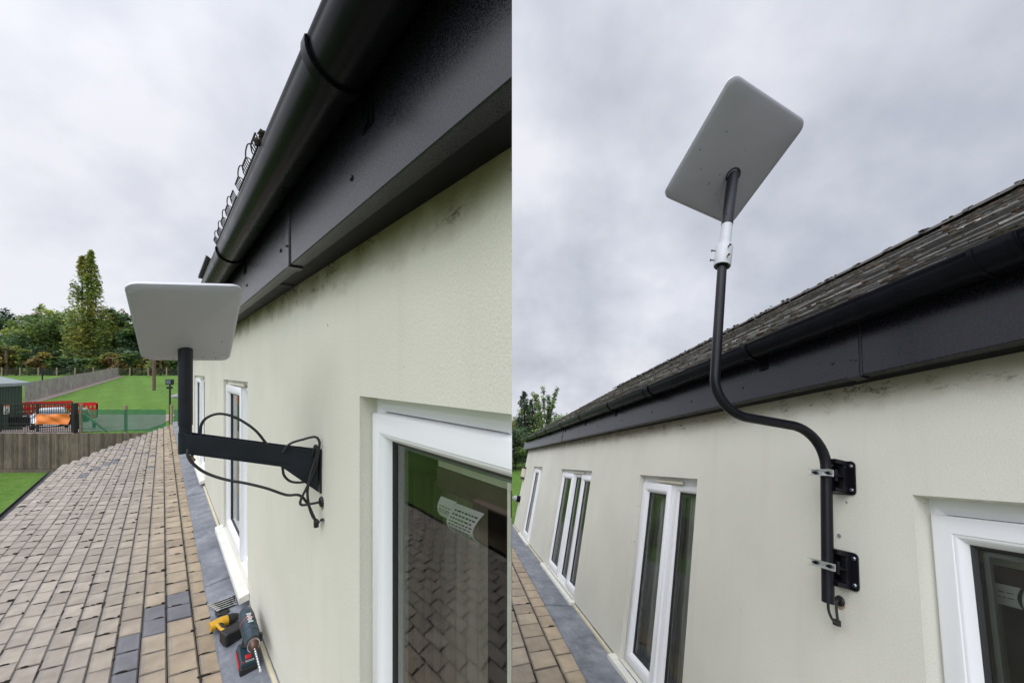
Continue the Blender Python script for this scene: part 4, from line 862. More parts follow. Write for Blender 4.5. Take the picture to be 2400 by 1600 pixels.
pd = (tip - pt2(0, 0, -th2 / 2 - .016)).dot(nrm2); hitp = tip - ax * (pd / ax.dot(nrm2))
m = MB(); sx = Vector(QR[0]) - Vector(QR[3]); sx.normalize(); long_ = (Vector(QR[1]) - Vector(QR[0])).normalized()
pl2 = [hitp - nrm2 * .0012 + sx * (.040 * math.cos(t)) + long_ * (.040 * math.sin(t)) for t in [2 * PI * k / 28 for k in range(28)]]
slot = [hitp - nrm2 * .001 - (sx * .45 + long_ * .9).normalized() * (.13 if k >= 9 and k < 28 else 0) + (sx * .45 + long_ * .9).normalized() * (.030 * math.cos(t)) + (sx * .9 - long_ * .45).normalized() * (.030 * math.sin(t)) for k, t in enumerate([2 * PI * k / 36 for k in range(37)])]
m2 = MB(); m2.tube(slot, .0022, 6, cap=False); m2.build("slot_lip", M["dish"], back2, o, smooth=True)
m.prism(pl2, -nrm2 * .0012); m.build("mast_socket", M["gasket"], rim2, o)
cable("cable", RF, [(PA, PB, -.20), (PA - .002, PB + .002, -.232), (1.497, .070, -.262), (1.50, .050, -.292), (1.505, .022, -.300), (1.511, .016, -.292), (1.514, .018, -.25), (1.514, .014, -.222), (1.513, .002, -.219)], .0048, "short black cable from the foot of the swan necked pole to the wall grommet")
grommet(RF, 1.513, -.219, "black rubber cable grommet in the wall below the foot of the swan necked pole")
g = thing("cable_connector", RF, (1.511, .02, -.30), "black cable clip at the bottom of the short loop below the pole", "connector"); m = MB(); m.box(1.500, 1.522, .012, .030, -.312, -.288); m.build("clip_body", M["gasket"], g, (1.511, .02, -.30), bevel=.003)
g = thing("wall_plug", RF, (1.512, 0, .035), "empty grey wall plug hole just above the lower clamp plate", "wall plug"); m = MB(); m.lathe((1.512, .0008, .035), (0, 1, 0), [(0, .009), (.002, .008), (.0021, .004), (.0008, .003)], 12); m.build("plug_rim", M["spacer"], g, (1.512, 0, .035))
drape(RF, -.29, 1.212, 1.45, -1.36, -.03, "dull brown curtain below the blind behind the window at the right edge", None)
b3 = thing("roller_blind", RF, (1.0, -.22, .1), "half lowered pale blind behind the window at the right edge of the picture", "blind"); o = (1.0, -.22, .1)
m = MB(); m.box(.3, 1.215, -.226, -.220, .045, .24); m.build("blind_cloth", M["blind"], b3, o)
m = MB(); m.box(.3, 1.218, -.236, -.212, -.025, .0445); m.build("hem_bar", M["blindbar"], b3, o, bevel=.006)
label(b3, o, 1.105, 1.165, -.204, -.075, -.012, .010, [.35, .6], None)
label(b3, o, .95, 1.095, -.204, -.085, -.012, .016, [.12, .25, .38, .5, .64, .78, .9], None)
# ================================================================== the grounds beyond
def sm(e0, e1, x):
    t = max(0, min(1, (x - e0) / (e1 - e0))); return t * t * (3 - 2 * t)
def lerp_list(L, y):
    if y <= L[0][0]: return L[0][1]
    for (a, b), (c, d) in zip(L, L[1:]):
        if y <= c: return b + (d - b) * (y - a) / (c - a)
    return L[-1][1]
PROL = [(16.86, -4.6), (16.98, -2.98), (18.2, -2.98), (25, -3.92), (27.5, -3.92), (34, -2.80), (73, -.80), (140, -.2), (300, 1.0), (900, 4.0)]
PROR = [(13, -4.6), (30, -6.6), (100, -22), (900, -220)]
def ground_z(x, y):
    s = x / max(y, 1.0); w = sm(-.74, -.28, s) if y > 1 else 0
    return lerp_list(PROL, y) * (1 - w) + lerp_list(PROR, y) * w
ys = [-80, -30, -10, 0, 4, 8, 12, 14, 15.5, 16.5, 16.86, 16.98, 17.5, 18.2, 20, 22, 25, 27.5, 30, 34] + [37 + 3 * k for k in range(13)] + [78, 85, 95, 110, 140, 200, 300, 500, 900]
xs = [-900, -500, -300, -200, -160, -130] + [-110 + 3 * k for k in range(51)] + [50, 65, 90, 150, 300, 600, 900]
m = MB(); m.add([(x, y, ground_z(x, y)) for y in ys for x in xs], [(j * len(xs) + i, j * len(xs) + i + 1, (j + 1) * len(xs) + i + 1, (j + 1) * len(xs) + i) for j in range(len(ys) - 1) for i in range(len(xs) - 1)])
gr = m.build("ground", M["grass"], smooth=True, angle=30); gr.matrix_world = WF.M; tag(gr, None, None, kind="structure")
def sheet(name, mat, quad, lift, n=14):
    m = MB(); q = [Vector((*p, 0)) for p in quad]; vs = []
    for j in range(n + 1):
        for i in range(n + 1):
            u, v = i / n, j / n; p = q[0] * (1 - u) * (1 - v) + q[1] * u * (1 - v) + q[2] * u * v + q[3] * (1 - u) * v
            vs.append((p.x, p.y, ground_z(p.x, p.y) + lift))
    m.add(vs, [(j * (n + 1) + i, j * (n + 1) + i + 1, (j + 1) * (n + 1) + i + 1, (j + 1) * (n + 1) + i) for j in range(n) for i in range(n)])
    o = m.build(name, mat); o.matrix_world = WF.M; return tag(o, None, None, kind="structure")
sheet("yard", M["yard"], [(-31, 17.02), (-20.9, 17.02), (-27.5, 30), (-52, 30)], .03, 40)
LW = lambda a, b: tuple((LF.at(a, b, 0) - CAM).xy)
sheet("path", M["added_paving"], [(-9.0, .6), (-.2, .6), (-.2, 14), (-11.5, 14)], .025)  # unseen sheet, added to turn window reflections and bounce light grey
sheet("soil_bed", M["soil"], [LW(-3, 2.4), LW(-3, 6.3), LW(9, 6.3), LW(9, 2.4)], .03)
gw = thing("garden_wall", LF, (3, 6.4, -4.6), "low brown garden wall with pale coping, seen reflected in the near window", "wall")
m = MB(); m.box(-3, 9, 6.30, 6.50, -4.6, -4.02); m.build("masonry", M["soil"], gw, (3, 6.4, -4.6))
m = MB(); m.box(-3, 9, 6.26, 6.54, -4.018, -3.95); m.build("coping", M["post"], gw, (3, 6.4, -4.6))
# ---- retaining board fence below the yard
tf = thing("timber_fence", WF, (-16, 16.8, -4.6), "brown weathered close boarded fence holding up the yard below the gate", "fence"); o = (-16, 16.8, -4.6)
rf = random.Random(9); m = MB(); x = -30.0
while x < -8.5:
    w = rf.uniform(.095, .125); k = rf.uniform(.55, 1.35); top = -2.80 + rf.uniform(-.012, .012)
    m.box(x + .003, x + w - .003, 16.80 + rf.uniform(-.004, .004), 16.825, -4.42, top, (k, k * rf.uniform(.95, 1.03), k * rf.uniform(.9, 1.05))); x += w
m.build("board_panel", M["oldfence"], tf, o)
m = MB(); m.box(-30, -8.5, 16.795, 16.84, -4.62, -4.44, (.9, .9, .9)); m.build("gravel_board", M["oldfence"], tf, o)
# ---- gate, its posts and the banner
gt = thing("metal_gate", WF, (-24, 17.9, -2.96), "black barred metal double gate in front of the parked car", "gate"); o = (-24, 17.9, -2.96)
for (p, q) in ((-25.0, -23.22), (-23.17, -21.52)):
    lf = MB(); y = 17.9
    for x in (p, q): lf.bar((x, y, -2.92), (x, y, -1.54), .045)
    for z in (-1.56, -1.97, -2.90, -2.52): lf.bar((p, y, z), (q, y, z), .045 if z != -2.52 else .03, .04, up=(0, 0, 1))
    n = 15
    for k in range(1, n): lf.bar((p + (q - p) * k / n, y, -2.90), (p + (q - p) * k / n, y, -1.56), .016)
    lf.build("gate_leaf", M["gate"], gt, o)
for x in (-21.38, -25.12):
    m = MB(); m.bar((x, 17.9, -2.98), (x, 17.9, -1.50), .16 if x > -22 else .10); m.build("gate_post", M["gate"], gt, o, bevel=.01)
bn = MB(); nx, nz_ = 30, 10; vs = []
for i in range(nx + 1):
    for j in range(nz_ + 1):
        u, v = i / nx, j / nz_; z = -2.03 - .50 * v - .02 * math.sin(u * 5) * (1 - v)
        w = .030 * math.sin(6.2 * u + 5 * v) + .022 * math.sin(11 * u - 7 * v + 1) + .02 * math.exp(-((u - .30 - .35 * v) / .05) ** 2) - .02 * math.exp(-((u - .22 + .2 * v) / .04) ** 2)
        vs.append((-23.15 + 1.62 * u, 17.80 + w, z))
bn.add(vs, [(i * (nz_ + 1) + j, (i + 1) * (nz_ + 1) + j, (i + 1) * (nz_ + 1) + j + 1, i * (nz_ + 1) + j + 1) for i in range(nx) for j in range(nz_)])
ob = bn.build("banner", M["banner"], smooth=True, angle=80); ob.matrix_world = WF.M; tag(ob, "plain orange cloth banner tied across the right leaf of the gate", "banner")
# ---- green wind break with its posts and brace
wn = thing("windbreak", WF, (-17, 18, -2.96), "green mesh windbreak stretched between posts along the lawn's edge", "windbreak"); o = (-17, 18, -2.96)
for (p, q) in ((-21.15, -17.0), (-16.62, -15.4)):
    m = MB(); n = 40; m.add([(p + (q - p) * k / n, 18.0 + .02 * math.sin(k * .9), z + .012 * math.sin(k * 1.3 + z)) for k in range(n + 1) for z in (-2.90, -2.35, -1.83)], [(3 * k + j, 3 * k + 3 + j, 3 * k + 4 + j, 3 * k + 1 + j) for k in range(n) for j in (0, 1)]); m.build("net", M["net"], wn, o)
for x, h in ((-21.27, -1.56), (-19.05, -1.62), (-16.80, -1.60)):
    m = MB(); m.bar((x, 18.06, -3.0), (x, 18.06, h), .09); m.build("timber_post", M["post"], wn, o, bevel=.01)
m = MB(); m.bar((-21.2, 18.12, -2.05), (-20.05, 18.12, -2.93), .07); m.build("brace", M["post"], wn, o)
# ---- red lattice trailers
def trailer(px, py0, py1, y, w, dpt, label):
    B = Vector((at(px, y), y, 0)); fv = Vector((.63, .777, 0)); gv = Vector((-.777, .63, 0)); z1, z0 = top(py0, y), top(py1, y); zg = ground_z(B.x, B.y)
    c = (B.x, B.y, zg); t = thing("mesh_trailer", WF, c, label, "trailer", "red mesh sided trailers in the yard")
    Q = lambda f, g, z: (B.x + fv.x * f + gv.x * g, B.y + fv.y * f + gv.y * g, z)
    for (p, q) in (((0, 0), (w, 0)), ((w, 0), (w, dpt)), ((w, dpt), (0, dpt)), ((0, dpt), (0, 0))):
        m = MB(); P = lambda f, z: Q(p[0] + (q[0] - p[0]) * f, p[1] + (q[1] - p[1]) * f, z)
        L = math.hypot(q[0] - p[0], q[1] - p[1]); n = max(2, int(L / .16)); hh = z1 - z0
        for z, h in ((z1 - hh * .09, hh * .18), (z1 - hh * .42, hh * .06), (z1 - hh * .60, hh * .10), (z0 + hh * .06, hh * .12)): m.bar(P(0, z), P(1, z), .03, h, up=(0, 0, 1))
        for k in range(n + 1): m.bar(P(k / n, z0), P(k / n, z1 - .02), .065, .028)
        m.build("lattice_side", M["reddoor"], t, c)
    m = MB(); m.hexa([Q(f, g, z) for z in (z0 - .05, z0 - .002) for g in (0, dpt) for f in (0, w)]); m.build("bed", M["carblack"], t, c)
    for f in (.12, w - .12):
        wm = MB(); wm.lathe(Q(f - .07, dpt / 2, zg + .26), fv, [(0, .18), (.0, .26), (.14, .26), (.14, .18)], 20); wm.build("wheel", M["tyre"], t, c, smooth=True, angle=40)
    return t, Q, z0, z1, c
def at(px, y): return (px - 1200) / 858 * y
def top(py, y): return (872 - py) / 858 * y
trailer(49, 945, 972, 25.6, 2.3, 1.3, "red mesh sided trailer standing behind the silver car")
trr, Q, z0, z1, c = trailer(178, 946, 981, 24.0, .92, 1.1, "red mesh sided trailer behind the green windbreak, right of the gate")
m = MB(); m.hexa([Q(f, g, z) for z in (z0 + (z1 - z0) * .52, z0 + (z1 - z0) * .68) for g in (-.05, -.03) for f in (.22, .44)]); m.build("number_board", M["white"], trr, c)
# ---- car seen from the front, both front doors open
def car(cx, yf, zg, label):
    t = thing("parked_car", WF, (cx, yf + 2, zg), label, "car"); o = (cx, yf + 2, zg)
    prof = [(.0, .30, .52, .72), (.12, .22, .70, .80), (.55, .18, .84, .86), (1.05, .18, .93, .88), (1.6, .18, .96, .88), (3.0, .18, .97, .88), (3.8, .22, .96, .85), (4.05, .35, .88, .76)]
    def loft(secs, name, mat, par, ang=45):
        m = MB(); n = len(secs[0]); vs = [p for s in secs for p in s]
        fs = [(i * n + k, i * n + (k + 1) % n, (i + 1) * n + (k + 1) % n, (i + 1) * n + k) for i in range(len(secs) - 1) for k in range(n)] + [tuple(range(n)), tuple((len(secs) - 1) * n + k for k in range(n))]
        m.add(vs, fs); return m.build(name, mat, par, o, smooth=True, angle=ang)
    def sec(y, z0, z1, w):
        r = .13; P = [(-w + r * .4, z0), (w - r * .4, z0), (w, z0 + r), (w, z1 - r * 1.3), (w - r * .35, z1 - r * .4), (w - r * 1.5, z1), (0, z1 + .03), (-w + r * 1.5, z1), (-w + r * .35, z1 - r * .4), (-w, z1 - r * 1.3), (-w, z0 + r)]
        return [(cx + a, yf + y, zg + b) for a, b in P]
    body = loft([sec(*p) for p in prof], "body", M["carsilver"], t)
    cab = [(.95, .92, .80, .94), (1.65, 1.40, .60, .74), (2.0, 1.47, .58, .74), (2.9, 1.46, .58, .74), (3.55, 1.28, .55, .68), (3.95, .95, .74, .78)]
    def csec(y, z, wt, wb): return [(cx + a, yf + y, zg + b) for a, b in ((-wb, .93), (wb, .93), (wt + .03, z - .08), (wt - .06, z), (-wt + .06, z), (-wt - .03, z - .08))]
    loft([csec(*p) for p in cab], "cabin", M["carsilver"], t)
    def quad(name, pts, mat, par, d=(0, -.012, .008)):
        m = MB(); m.prism([(cx + a, yf + b, zg + c) for a, b, c in pts], d); return m.build(name, mat, par, o)
    quad("windscreen", [(-.76, 1.00, .965), (.76, 1.00, .965), (.585, 1.60, 1.365), (-.585, 1.60, 1.365)], M["carglass"], t)
    for s in (-1, 1): quad("side_window", [(s * .755, 1.35, 1.0), (s * .755, 3.2, 1.0), (s * .625, 2.9, 1.37), (s * .63, 1.75, 1.36)], M["carglass"], t, (s * .02, 0, .0))
    m = MB(); m.hexa([(cx + a, yf + b, zg + c) for a, b, c in ((-.72, -.03, .20), (.72, -.03, .20), (-.82, .25, .18), (.82, .25, .18), (-.72, -.04, .50), (.72, -.04, .50), (-.84, .25, .54), (.84, .25, .54))]); m.build("bumper", M["carblack"], t, o, bevel=.05)
    m = MB(); m.tube(smoothpath([(cx - .62, yf - .05, zg + .48), (cx - .45, yf - .065, zg + .34), (cx, yf - .07, zg + .30), (cx + .45, yf - .065, zg + .34), (cx + .62, yf - .05, zg + .48)], 5), .014, 6); m.build("grille_trim", M["chrome"], t, o, smooth=True)
    m = MB(); m.box(cx - .26, cx + .26, yf - .058, yf - .045, zg + .38, zg + .47); m.build("number_plate", M["white"], t, o)
    for s in (-1, 1):
        m = MB(); m.hexa([(cx + s * a, yf + b, zg + c) for a, b, c in ((.46, .0, .58), (.76, .16, .58), (.46, .06, .60), (.80, .42, .62), (.46, .03, .68), (.76, .19, .72), (.46, .14, .72), (.82, .46, .78))]); m.build("headlight", M["lamp"], t, o, bevel=.015)
        for y in (.75, 3.25):
            w = MB(); w.lathe((cx + s * .70, yf + y, zg + .31), (s, 0, 0), [(0, .20), (0, .31), (.17, .31), (.185, .29), (.185, .2)], 24); wo_ = w.build("wheel", M["tyre"], t, o, smooth=True, angle=40)
            w = MB(); w.lathe((cx + s * .872, yf + y, zg + .31), (s, 0, 0), [(0, .2), (.008, .2), (.012, .17), (.006, .05), (.016, .0)], 20); w.build("rim", M["zinc"], wo_, o, smooth=True)
        # front door swung open, seen from its dark lined inside
        hx, hy = cx + s * .89, yf + 1.25; dxx, dyy = s * .93, .42
        P = lambda f, z, w=0: (hx + dxx * f - dyy * w * s, hy + dyy * f + abs(dxx) * w, zg + z)
        m = MB(); m.prism([P(0, .28), P(1.05, .28), P(1.1, .55), P(1.08, .95), P(0, .95)], (Vector(P(0, 0, .09)) - Vector(P(0, 0, 0)))); dd_ = m.build("open_door", M["carblack"], t, o, bevel=.02)
        m = MB(); m.tube(smoothpath([P(.02, .95, .04), P(.30, 1.24, .04), P(.52, 1.34, .04), P(.85, 1.34, .04), P(1.03, 1.20, .04), P(1.05, .95, .04)], 4), .028, 8); m.build("door_window_frame", M["carblack"] if s < 0 else M["carsilver"], dd_, o, smooth=True)
        m = MB(); m.prism([P(.06, .96, .045), P(1.0, .96, .045), P(.98, 1.20, .045), P(.84, 1.31, .045), P(.52, 1.31, .045), P(.30, 1.21, .045)], (Vector(P(0, 0, .051)) - Vector(P(0, 0, .045)))); m.build("door_glass", M["glass"], dd_, o)
        m = MB(); m.blob((hx + s * .12, hy + .18, zg + 1.02), (.12, .06, .08), random.Random(1), None, 10, 6); m.build("mirror", M["carsilver"], t, o, smooth=True, angle=80)
    return t
ct = car(0, 0, 0, "silver hatchback with both front doors open behind the barred gate")
ct.matrix_world = WF.M @ Matrix.Translation(Vector((-28.0, 22.1, ground_z(-28.0, 22.1) + .03))) @ Matrix.Rotation(math.radians(47), 4, "Z") @ Matrix.Scale(.84, 4) @ Matrix.Translation(Vector((0, 2, 0)))
# ---- shed with its poster
sh = thing("shed", WF, (-33, 24.7, -3.9), "dark green corrugated metal shed with a low grey roof at the left edge", "shed"); o = (-33, 24.7, -3.9)
CS = Vector((-33.05, 24.7, 0)); fv = Vector((.58, -.81, 0)).normalized(); gv = Vector((-.81, -.58, 0)).normalized(); up = Vector((0, 0, 1))
SP = lambda f, g, z: tuple(CS + fv * f + gv * g + up * z)
zE = -.72
m = MB(); x = 0; q = []
while x < 6: q += [(x, 0), (x + .06, 0), (x + .08, .025), (x + .14, .025), (x + .16, 0)]; x += .18
m.add([SP(a, b, -4.0) for a, b in q] + [SP(a, b, zE) for a, b in q], [(i, i + 1, len(q) + i + 1, len(q) + i) for i in range(len(q) - 1)]); m.build("wall_cladding", M["shed"], sh, o)
m = MB(); m.hexa([SP(f, g, z) for z in (-4.0, zE) for g in (.04, 7) for f in (.01, 6)]); m.build("end_wall", M["shed"], sh, o)
m = MB(); m.prism([SP(-.25, -.30, zE + .02), SP(-.25, 3.5, zE + 1.25), SP(-.25, 7.3, zE + .02), SP(-.25, 7.3, zE - .05), SP(-.25, 3.5, zE + 1.18), SP(-.25, -.30, zE - .05)], fv * 6.5); m.build("roof", M["shedroof"], sh, o)
m = MB(); m.hexa([SP(f, g, z) for z in (zE - .16, zE + .03) for g in (-.34, -.305) for f in (-.25, 6.25)]); m.build("roof_trim", M["shedroof"], sh, o)
po = thing("notice_board", WF, SP(2.0, -.03, -3), "white notice with an orange heading fixed to the green shed wall", "notice"); o = SP(2.0, -.03, -3)
m = MB(); m.hexa([SP(f, g, z) for z in (-2.62, -2.08) for g in (-.035, -.01) for f in (1.72, 2.42)]); m.build("board", M["white"], po, o)
m = MB(); m.hexa([SP(f, g, z) for z in (-2.16, -2.08) for g in (-.042, -.0355) for f in (1.72, 2.42)]); m.build("heading", M["banner"], po, o)
m = MB(); rr = random.Random(6)
for k in range(6):
    cf, cz = 1.9 + .34 * rr.random(), -2.52 + .2 * rr.random()
    m.add([SP(cf + .06 * math.cos(t), -.037 - .0006 * k, cz + .05 * math.sin(t)) for t in (0, 1.3, 2.6, 4, 5.2)], [(0, 1, 2, 3, 4)])
m.build("leaf_picture", M["grass"], po, o)
# ---- silver grey fence running up the field
gf = thing("boundary_fence", WF, (-45, 34, -2.8), "silver grey close boarded fence running away up the field", "fence"); o = (-45, 34, -2.8)
P0, P1 = Vector((-45.3, 34, 0)), Vector((-78.5, 73, 0)); dv = P1 - P0; Lf = dv.length; dv.normalize(); m = MB(); x = 0
while x < Lf:
    k = rf.uniform(.85, 1.12); p = P0 + dv * x; q = P0 + dv * (x + .245); zb = ground_z(p.x, p.y); zb = lerp_list(PROL, p.y); h = 1.80
    n_ = Vector((dv.y, -dv.x, 0)) * .02
    m.prism([(p.x, p.y, zb + .05), (q.x, q.y, zb + .05), (q.x, q.y, zb + h), (p.x, p.y, zb + h)], n_, (k, k * .99, k * .98)); x += .25
m.build("board_panel", M["greyfence"], gf, o)
m = MB(); vs = []
for k in range(31):
    p = P0 + dv * (Lf * k / 30); nn_ = Vector((dv.y, -dv.x, 0)); p2 = p + nn_ * 1.0
    vs += [(p.x, p.y, ground_z(p.x, p.y) + .03), (p2.x, p2.y, ground_z(p2.x, p2.y) + .03)]
m.add(vs, [(2 * k, 2 * k + 2, 2 * k + 3, 2 * k + 1) for k in range(30)]); ob = m.build("soil_strip", M["yard"]); ob.matrix_world = WF.M; tag(ob, None, None, kind="structure")
# ---- wire fence along the far side of the field
M["wire"] = netmat(); M["wire"].node_tree.nodes["Mix Shader"].inputs[0].default_value = .35
for l in M["wire"].node_tree.links[:]:
    if l.to_socket.name == "Base Color": M["wire"].node_tree.links.remove(l)
M["wire"].node_tree.nodes["Principled BSDF"].inputs["Base Color"].default_value = (.03, .035, .02, 1)
wf = thing("wire_fence", WF, (-85, 75, -.8), "low wire fence on pale posts along the far edge of the field", "fence"); o = (-85, 75, -.8)
for k in range(16):
    x = -112 + 3.75 * k * 1.0; z = lerp_list(PROL, 75)
    m = MB(); m.bar((x, 75, z - .05), (x, 75, z + 1.75), .16); m.build("post", M["post"], wf, o)
m = MB(); m.add([(-112, 75.1, -.75), (-50, 75.1, -.75), (-50, 75.1, .85), (-112, 75.1, .85)], [(0, 1, 2, 3)]); m.build("wire_mesh", M["wire"], wf, o)
# ---- poles and lamps
def place_pole(name, x, y, h, r, mat, label, cat, head=None):
    z = lerp_list(PROL, y); t = thing(name, WF, (x, y, z), label, cat); o = (x, y, z)
    m = MB(); m.tube([(x, y, z - .1), (x, y, z + h)], [r, r * .8], 10); m.build("shaft", M[mat], t, o, smooth=True, angle=60)
    if head == "flood":
        m = MB(); m.box(x - .17, x + .17, y - .10, y + .06, z + h - .02, z + h + .26); m.build("lamp_head", M["gate"], t, o, bevel=.03)
        m = MB(); m.box(x - .13, x + .13, y - .112, y - .101, z + h + .03, z + h + .21); m.build("lamp_glass", M["carglass"], t, o)
        m = MB(); m.box(x - .12, x + .12, y - .08, y + .04, z + h - .22, z + h - .10); m.build("sensor_box", M["gate"], t, o, bevel=.02)
    if head == "cross":
        m = MB(); m.bar((x - .5, y, z + h - .2), (x + .5, y, z + h - .2), .12); m.bar((x - .35, y, z + h - .55), (x + .35, y, z + h - .55), .09); m.build("cross_arm", M["gate"], t, o)
    return t
place_pole("lamp_post", -17.05, 18.25, 2.38, .045, "gate", "thin black floodlight post standing behind the green windbreak", "lamp post", "flood")
place_pole("lamp_post", -74.4, 58, 2.25, .09, "gate", "far thin black post with cross arms beyond the grey fence", "lamp post", "cross")
place_pole("timber_pole", -44.0, 45, 7.5, .17, "pole", "bare brown timber pole standing in the mown field", "pole")
place_pole("utility_pole", -110.5, 80, 6.4, .28, "pole", "brown utility pole in front of the dark trees at the left edge", "utility pole", None)
for i, dz in enumerate((0, -.75)):
    p, q = Vector((-110.5, 80, 4.9 + dz * .9)), Vector((-60, 80, 6.9 + dz)); m = MB()
    m.tube([p.lerp(q, k / 24) - Vector((0, 0, 4 * .9 * (k / 24) * (1 - k / 24))) for k in range(25)], .035, 5)
    ob = m.build("overhead_wire", M["cable"]); ob.matrix_world = WF.M; tag(ob, ["upper overhead wire crossing in front of the trees", "lower overhead wire crossing in front of the trees"][i], "wire")
# ---- trees
def leaf_cloud(m, rnd, clumps, n, size, cols, flat=.35):
    tot = sum(c[3] for c in clumps); W_ = [c[3] / tot for c in clumps]
    for ci, (ctr, rad, pal, w) in enumerate(clumps):
        for _ in range(max(1, round(n * W_[ci]))):
            d = Vector((rnd.gauss(0, 1), rnd.gauss(0, 1), rnd.gauss(0, 1))).normalized(); r = rnd.random() ** .45 * rnd.uniform(.85, 1.08)
            p = Vector(ctr) + Vector((d.x * rad[0], d.y * rad[1], d.z * rad[2])) * r
            x = Vector((rnd.gauss(0, 1), rnd.gauss(0, 1), rnd.gauss(0, flat))).normalized(); y = x.cross(Vector((rnd.gauss(0, .55), rnd.gauss(0, .55), 1))).normalized()
            s = size * rnd.uniform(.7, 1.5); c = cols[pal % len(cols)]; k = rnd.uniform(.65, 1.4)
            m.add([p - x * s - y * s * .55, p + x * s * .2 - y * s * .7, p + x * s, p + y * s * .7], [(0, 1, 2, 3)], tuple(v * k for v in c))
GREEN = (.185, .275, .080); DARK = (.110, .180, .085); LIME = (.31, .37, .08); GOLD = (.36, .31, .075); RUST = (.25, .18, .075); OLIVE = (.24, .28, .085); YOLIVE = (.36, .35, .085); PINE = (.045, .085, .058)
def tree(name, x, y, base, h, w, cols, n, seed, label, cat="tree", shape="round", size=.30, group="trees beyond the far fence"):
    rd = random.Random(seed); t = thing(name, WF, (x, y, base), label, cat, group); o = (x, y, base)
    tr = MB(); th = h * (.9 if shape in ("poplar", "pine") else .62); tr.tube([(x, y, base - .3), (x + .01 * h, y, base + th * .5), (x, y, base + th)], [w * .035 + .05, w * .024 + .03, .03], 7)
    cl = []
    if shape == "round":
        for k in range(26):
            a = rd.uniform(0, 2 * PI); f = rd.uniform(.16, .90); rr = (w * .5) * math.sin(PI * min(1, max(.12, f * .86 + .12))) ** .6 * math.sqrt(rd.random()) * .8
            p = Vector((x + rr * math.cos(a), y + rr * math.sin(a), base + h * f)); s = w * rd.uniform(.11, .21); cl.append((p, (s, s, s * .8), rd.randrange(len(cols)), s ** 2))
            tr.tube([(x, y, base + h * min(f * .6, .55)), p], [w * .010 + .02, .015], 5)
        cl.append((Vector((x, y, base + h * .5)), (w * .34, w * .34, h * .36), 0, (w * .26) ** 2 * 2.2)); cl.append((Vector((x, y, base + h * .93)), (w * .14, w * .14, h * .07), len(cols) - 1, (w * .12) ** 2))
    elif shape == "poplar":
        prof = [(.0, .36), (.08, .44), (.22, .50), (.37, .46), (.52, .40), (.62, .40), (.72, .33), (.81, .26), (.9, .15), (.96, .075), (1.0, .015)]
        for tx, hh, sh_ in ((.09, 1.0, .55), (-.13, .955, .45)):
            for _ in range(int(n * sh_)):
                f = rd.random() ** 1.1; env = .82 * w * lerp_list(prof, f) * (1 if f < .55 else .68); a = rd.uniform(0, 2 * PI); rr = env * rd.random() ** .5
                p = Vector((x + tx * w * min(1, f * 1.5) + rr * math.cos(a), y + rr * math.sin(a), base + h * hh * (.03 + .97 * f)))
                if mnoise.noise(Vector((p.x * .55, p.y * .55, p.z * .30))) + .35 * mnoise.noise(p * 1.3) < -.06 - .25 * (1 - rr / env): continue
                cl.append((p, (.45, .45, .8), int(max(0, min(.999, .5 + 1.1 * mnoise.noise(Vector((p.x * .35, p.y * .35, p.z * .16))) + rd.gauss(0, .12))) * len(cols)), 1))
            tr.tube([(x, y, base + h * .05), (x + tx * w, y, base + h * hh * .6), (x + tx * w, y, base + h * hh * .97)], [w * .03, w * .02, .03], 6)
            for k in range(40):
                f = .1 + .85 * rd.random(); env = w * lerp_list(prof, f) * .6; a = rd.uniform(0, 2 * PI); q0 = Vector((x + tx * w * min(1, f * 1.5), y, base + h * hh * f * .9)); tr.tube([q0, q0 + Vector((env * math.cos(a), env * math.sin(a), h * .07))], [.06, .02], 5)
        n = len(cl)
    elif shape == "pine":
        for k in range(30):
            f = .12 + .86 * k / 30; env = w * .5 * (1 - f) ** .8 + .15
            for j in range(3):
                a = rd.uniform(0, 2 * PI); p = Vector((x + env * .6 * math.cos(a), y + env * .6 * math.sin(a), base + h * f)); cl.append((p, (env * .42, env * .42, h * .018 + .08), rd.randrange(len(cols)), env + .25))
                tr.tube([(x, y, base + h * f + .1), p], [.03, .012], 4)
    elif shape == "sparse":
        for k in range(34):
            a = rd.uniform(0, 2 * PI); f = rd.uniform(.25, 1.0); rr = w * .5 * rd.uniform(.2, 1) * (1.05 - .55 * f); p = Vector((x + rr * math.cos(a), y + rr * math.sin(a), base + h * f))
            q = Vector((x + rr * .3 * math.cos(a), y + rr * .3 * math.sin(a), base + h * max(.1, f - .35))); tr.tube([q, p], [.03, .01], 4)
            for t_ in (.35, .6, .85, 1.0): cl.append((q.lerp(p, t_), (w * .055, w * .055, h * .04), rd.randrange(len(cols)), 1))
        cl.append((Vector((x, y, base + h * .3)), (w * .42, w * .42, h * .28), 0, 45))
    m = MB(); leaf_cloud(m, rd, cl, n, size, cols)
    tr.build("trunk", M["bark"], t, o, smooth=True, angle=60); m.build("crown", M["leaf"], t, o)
    return t
def at(px, y): return (px - 1200) / 858 * y
def top(py, y): return (872 - py) / 858 * y
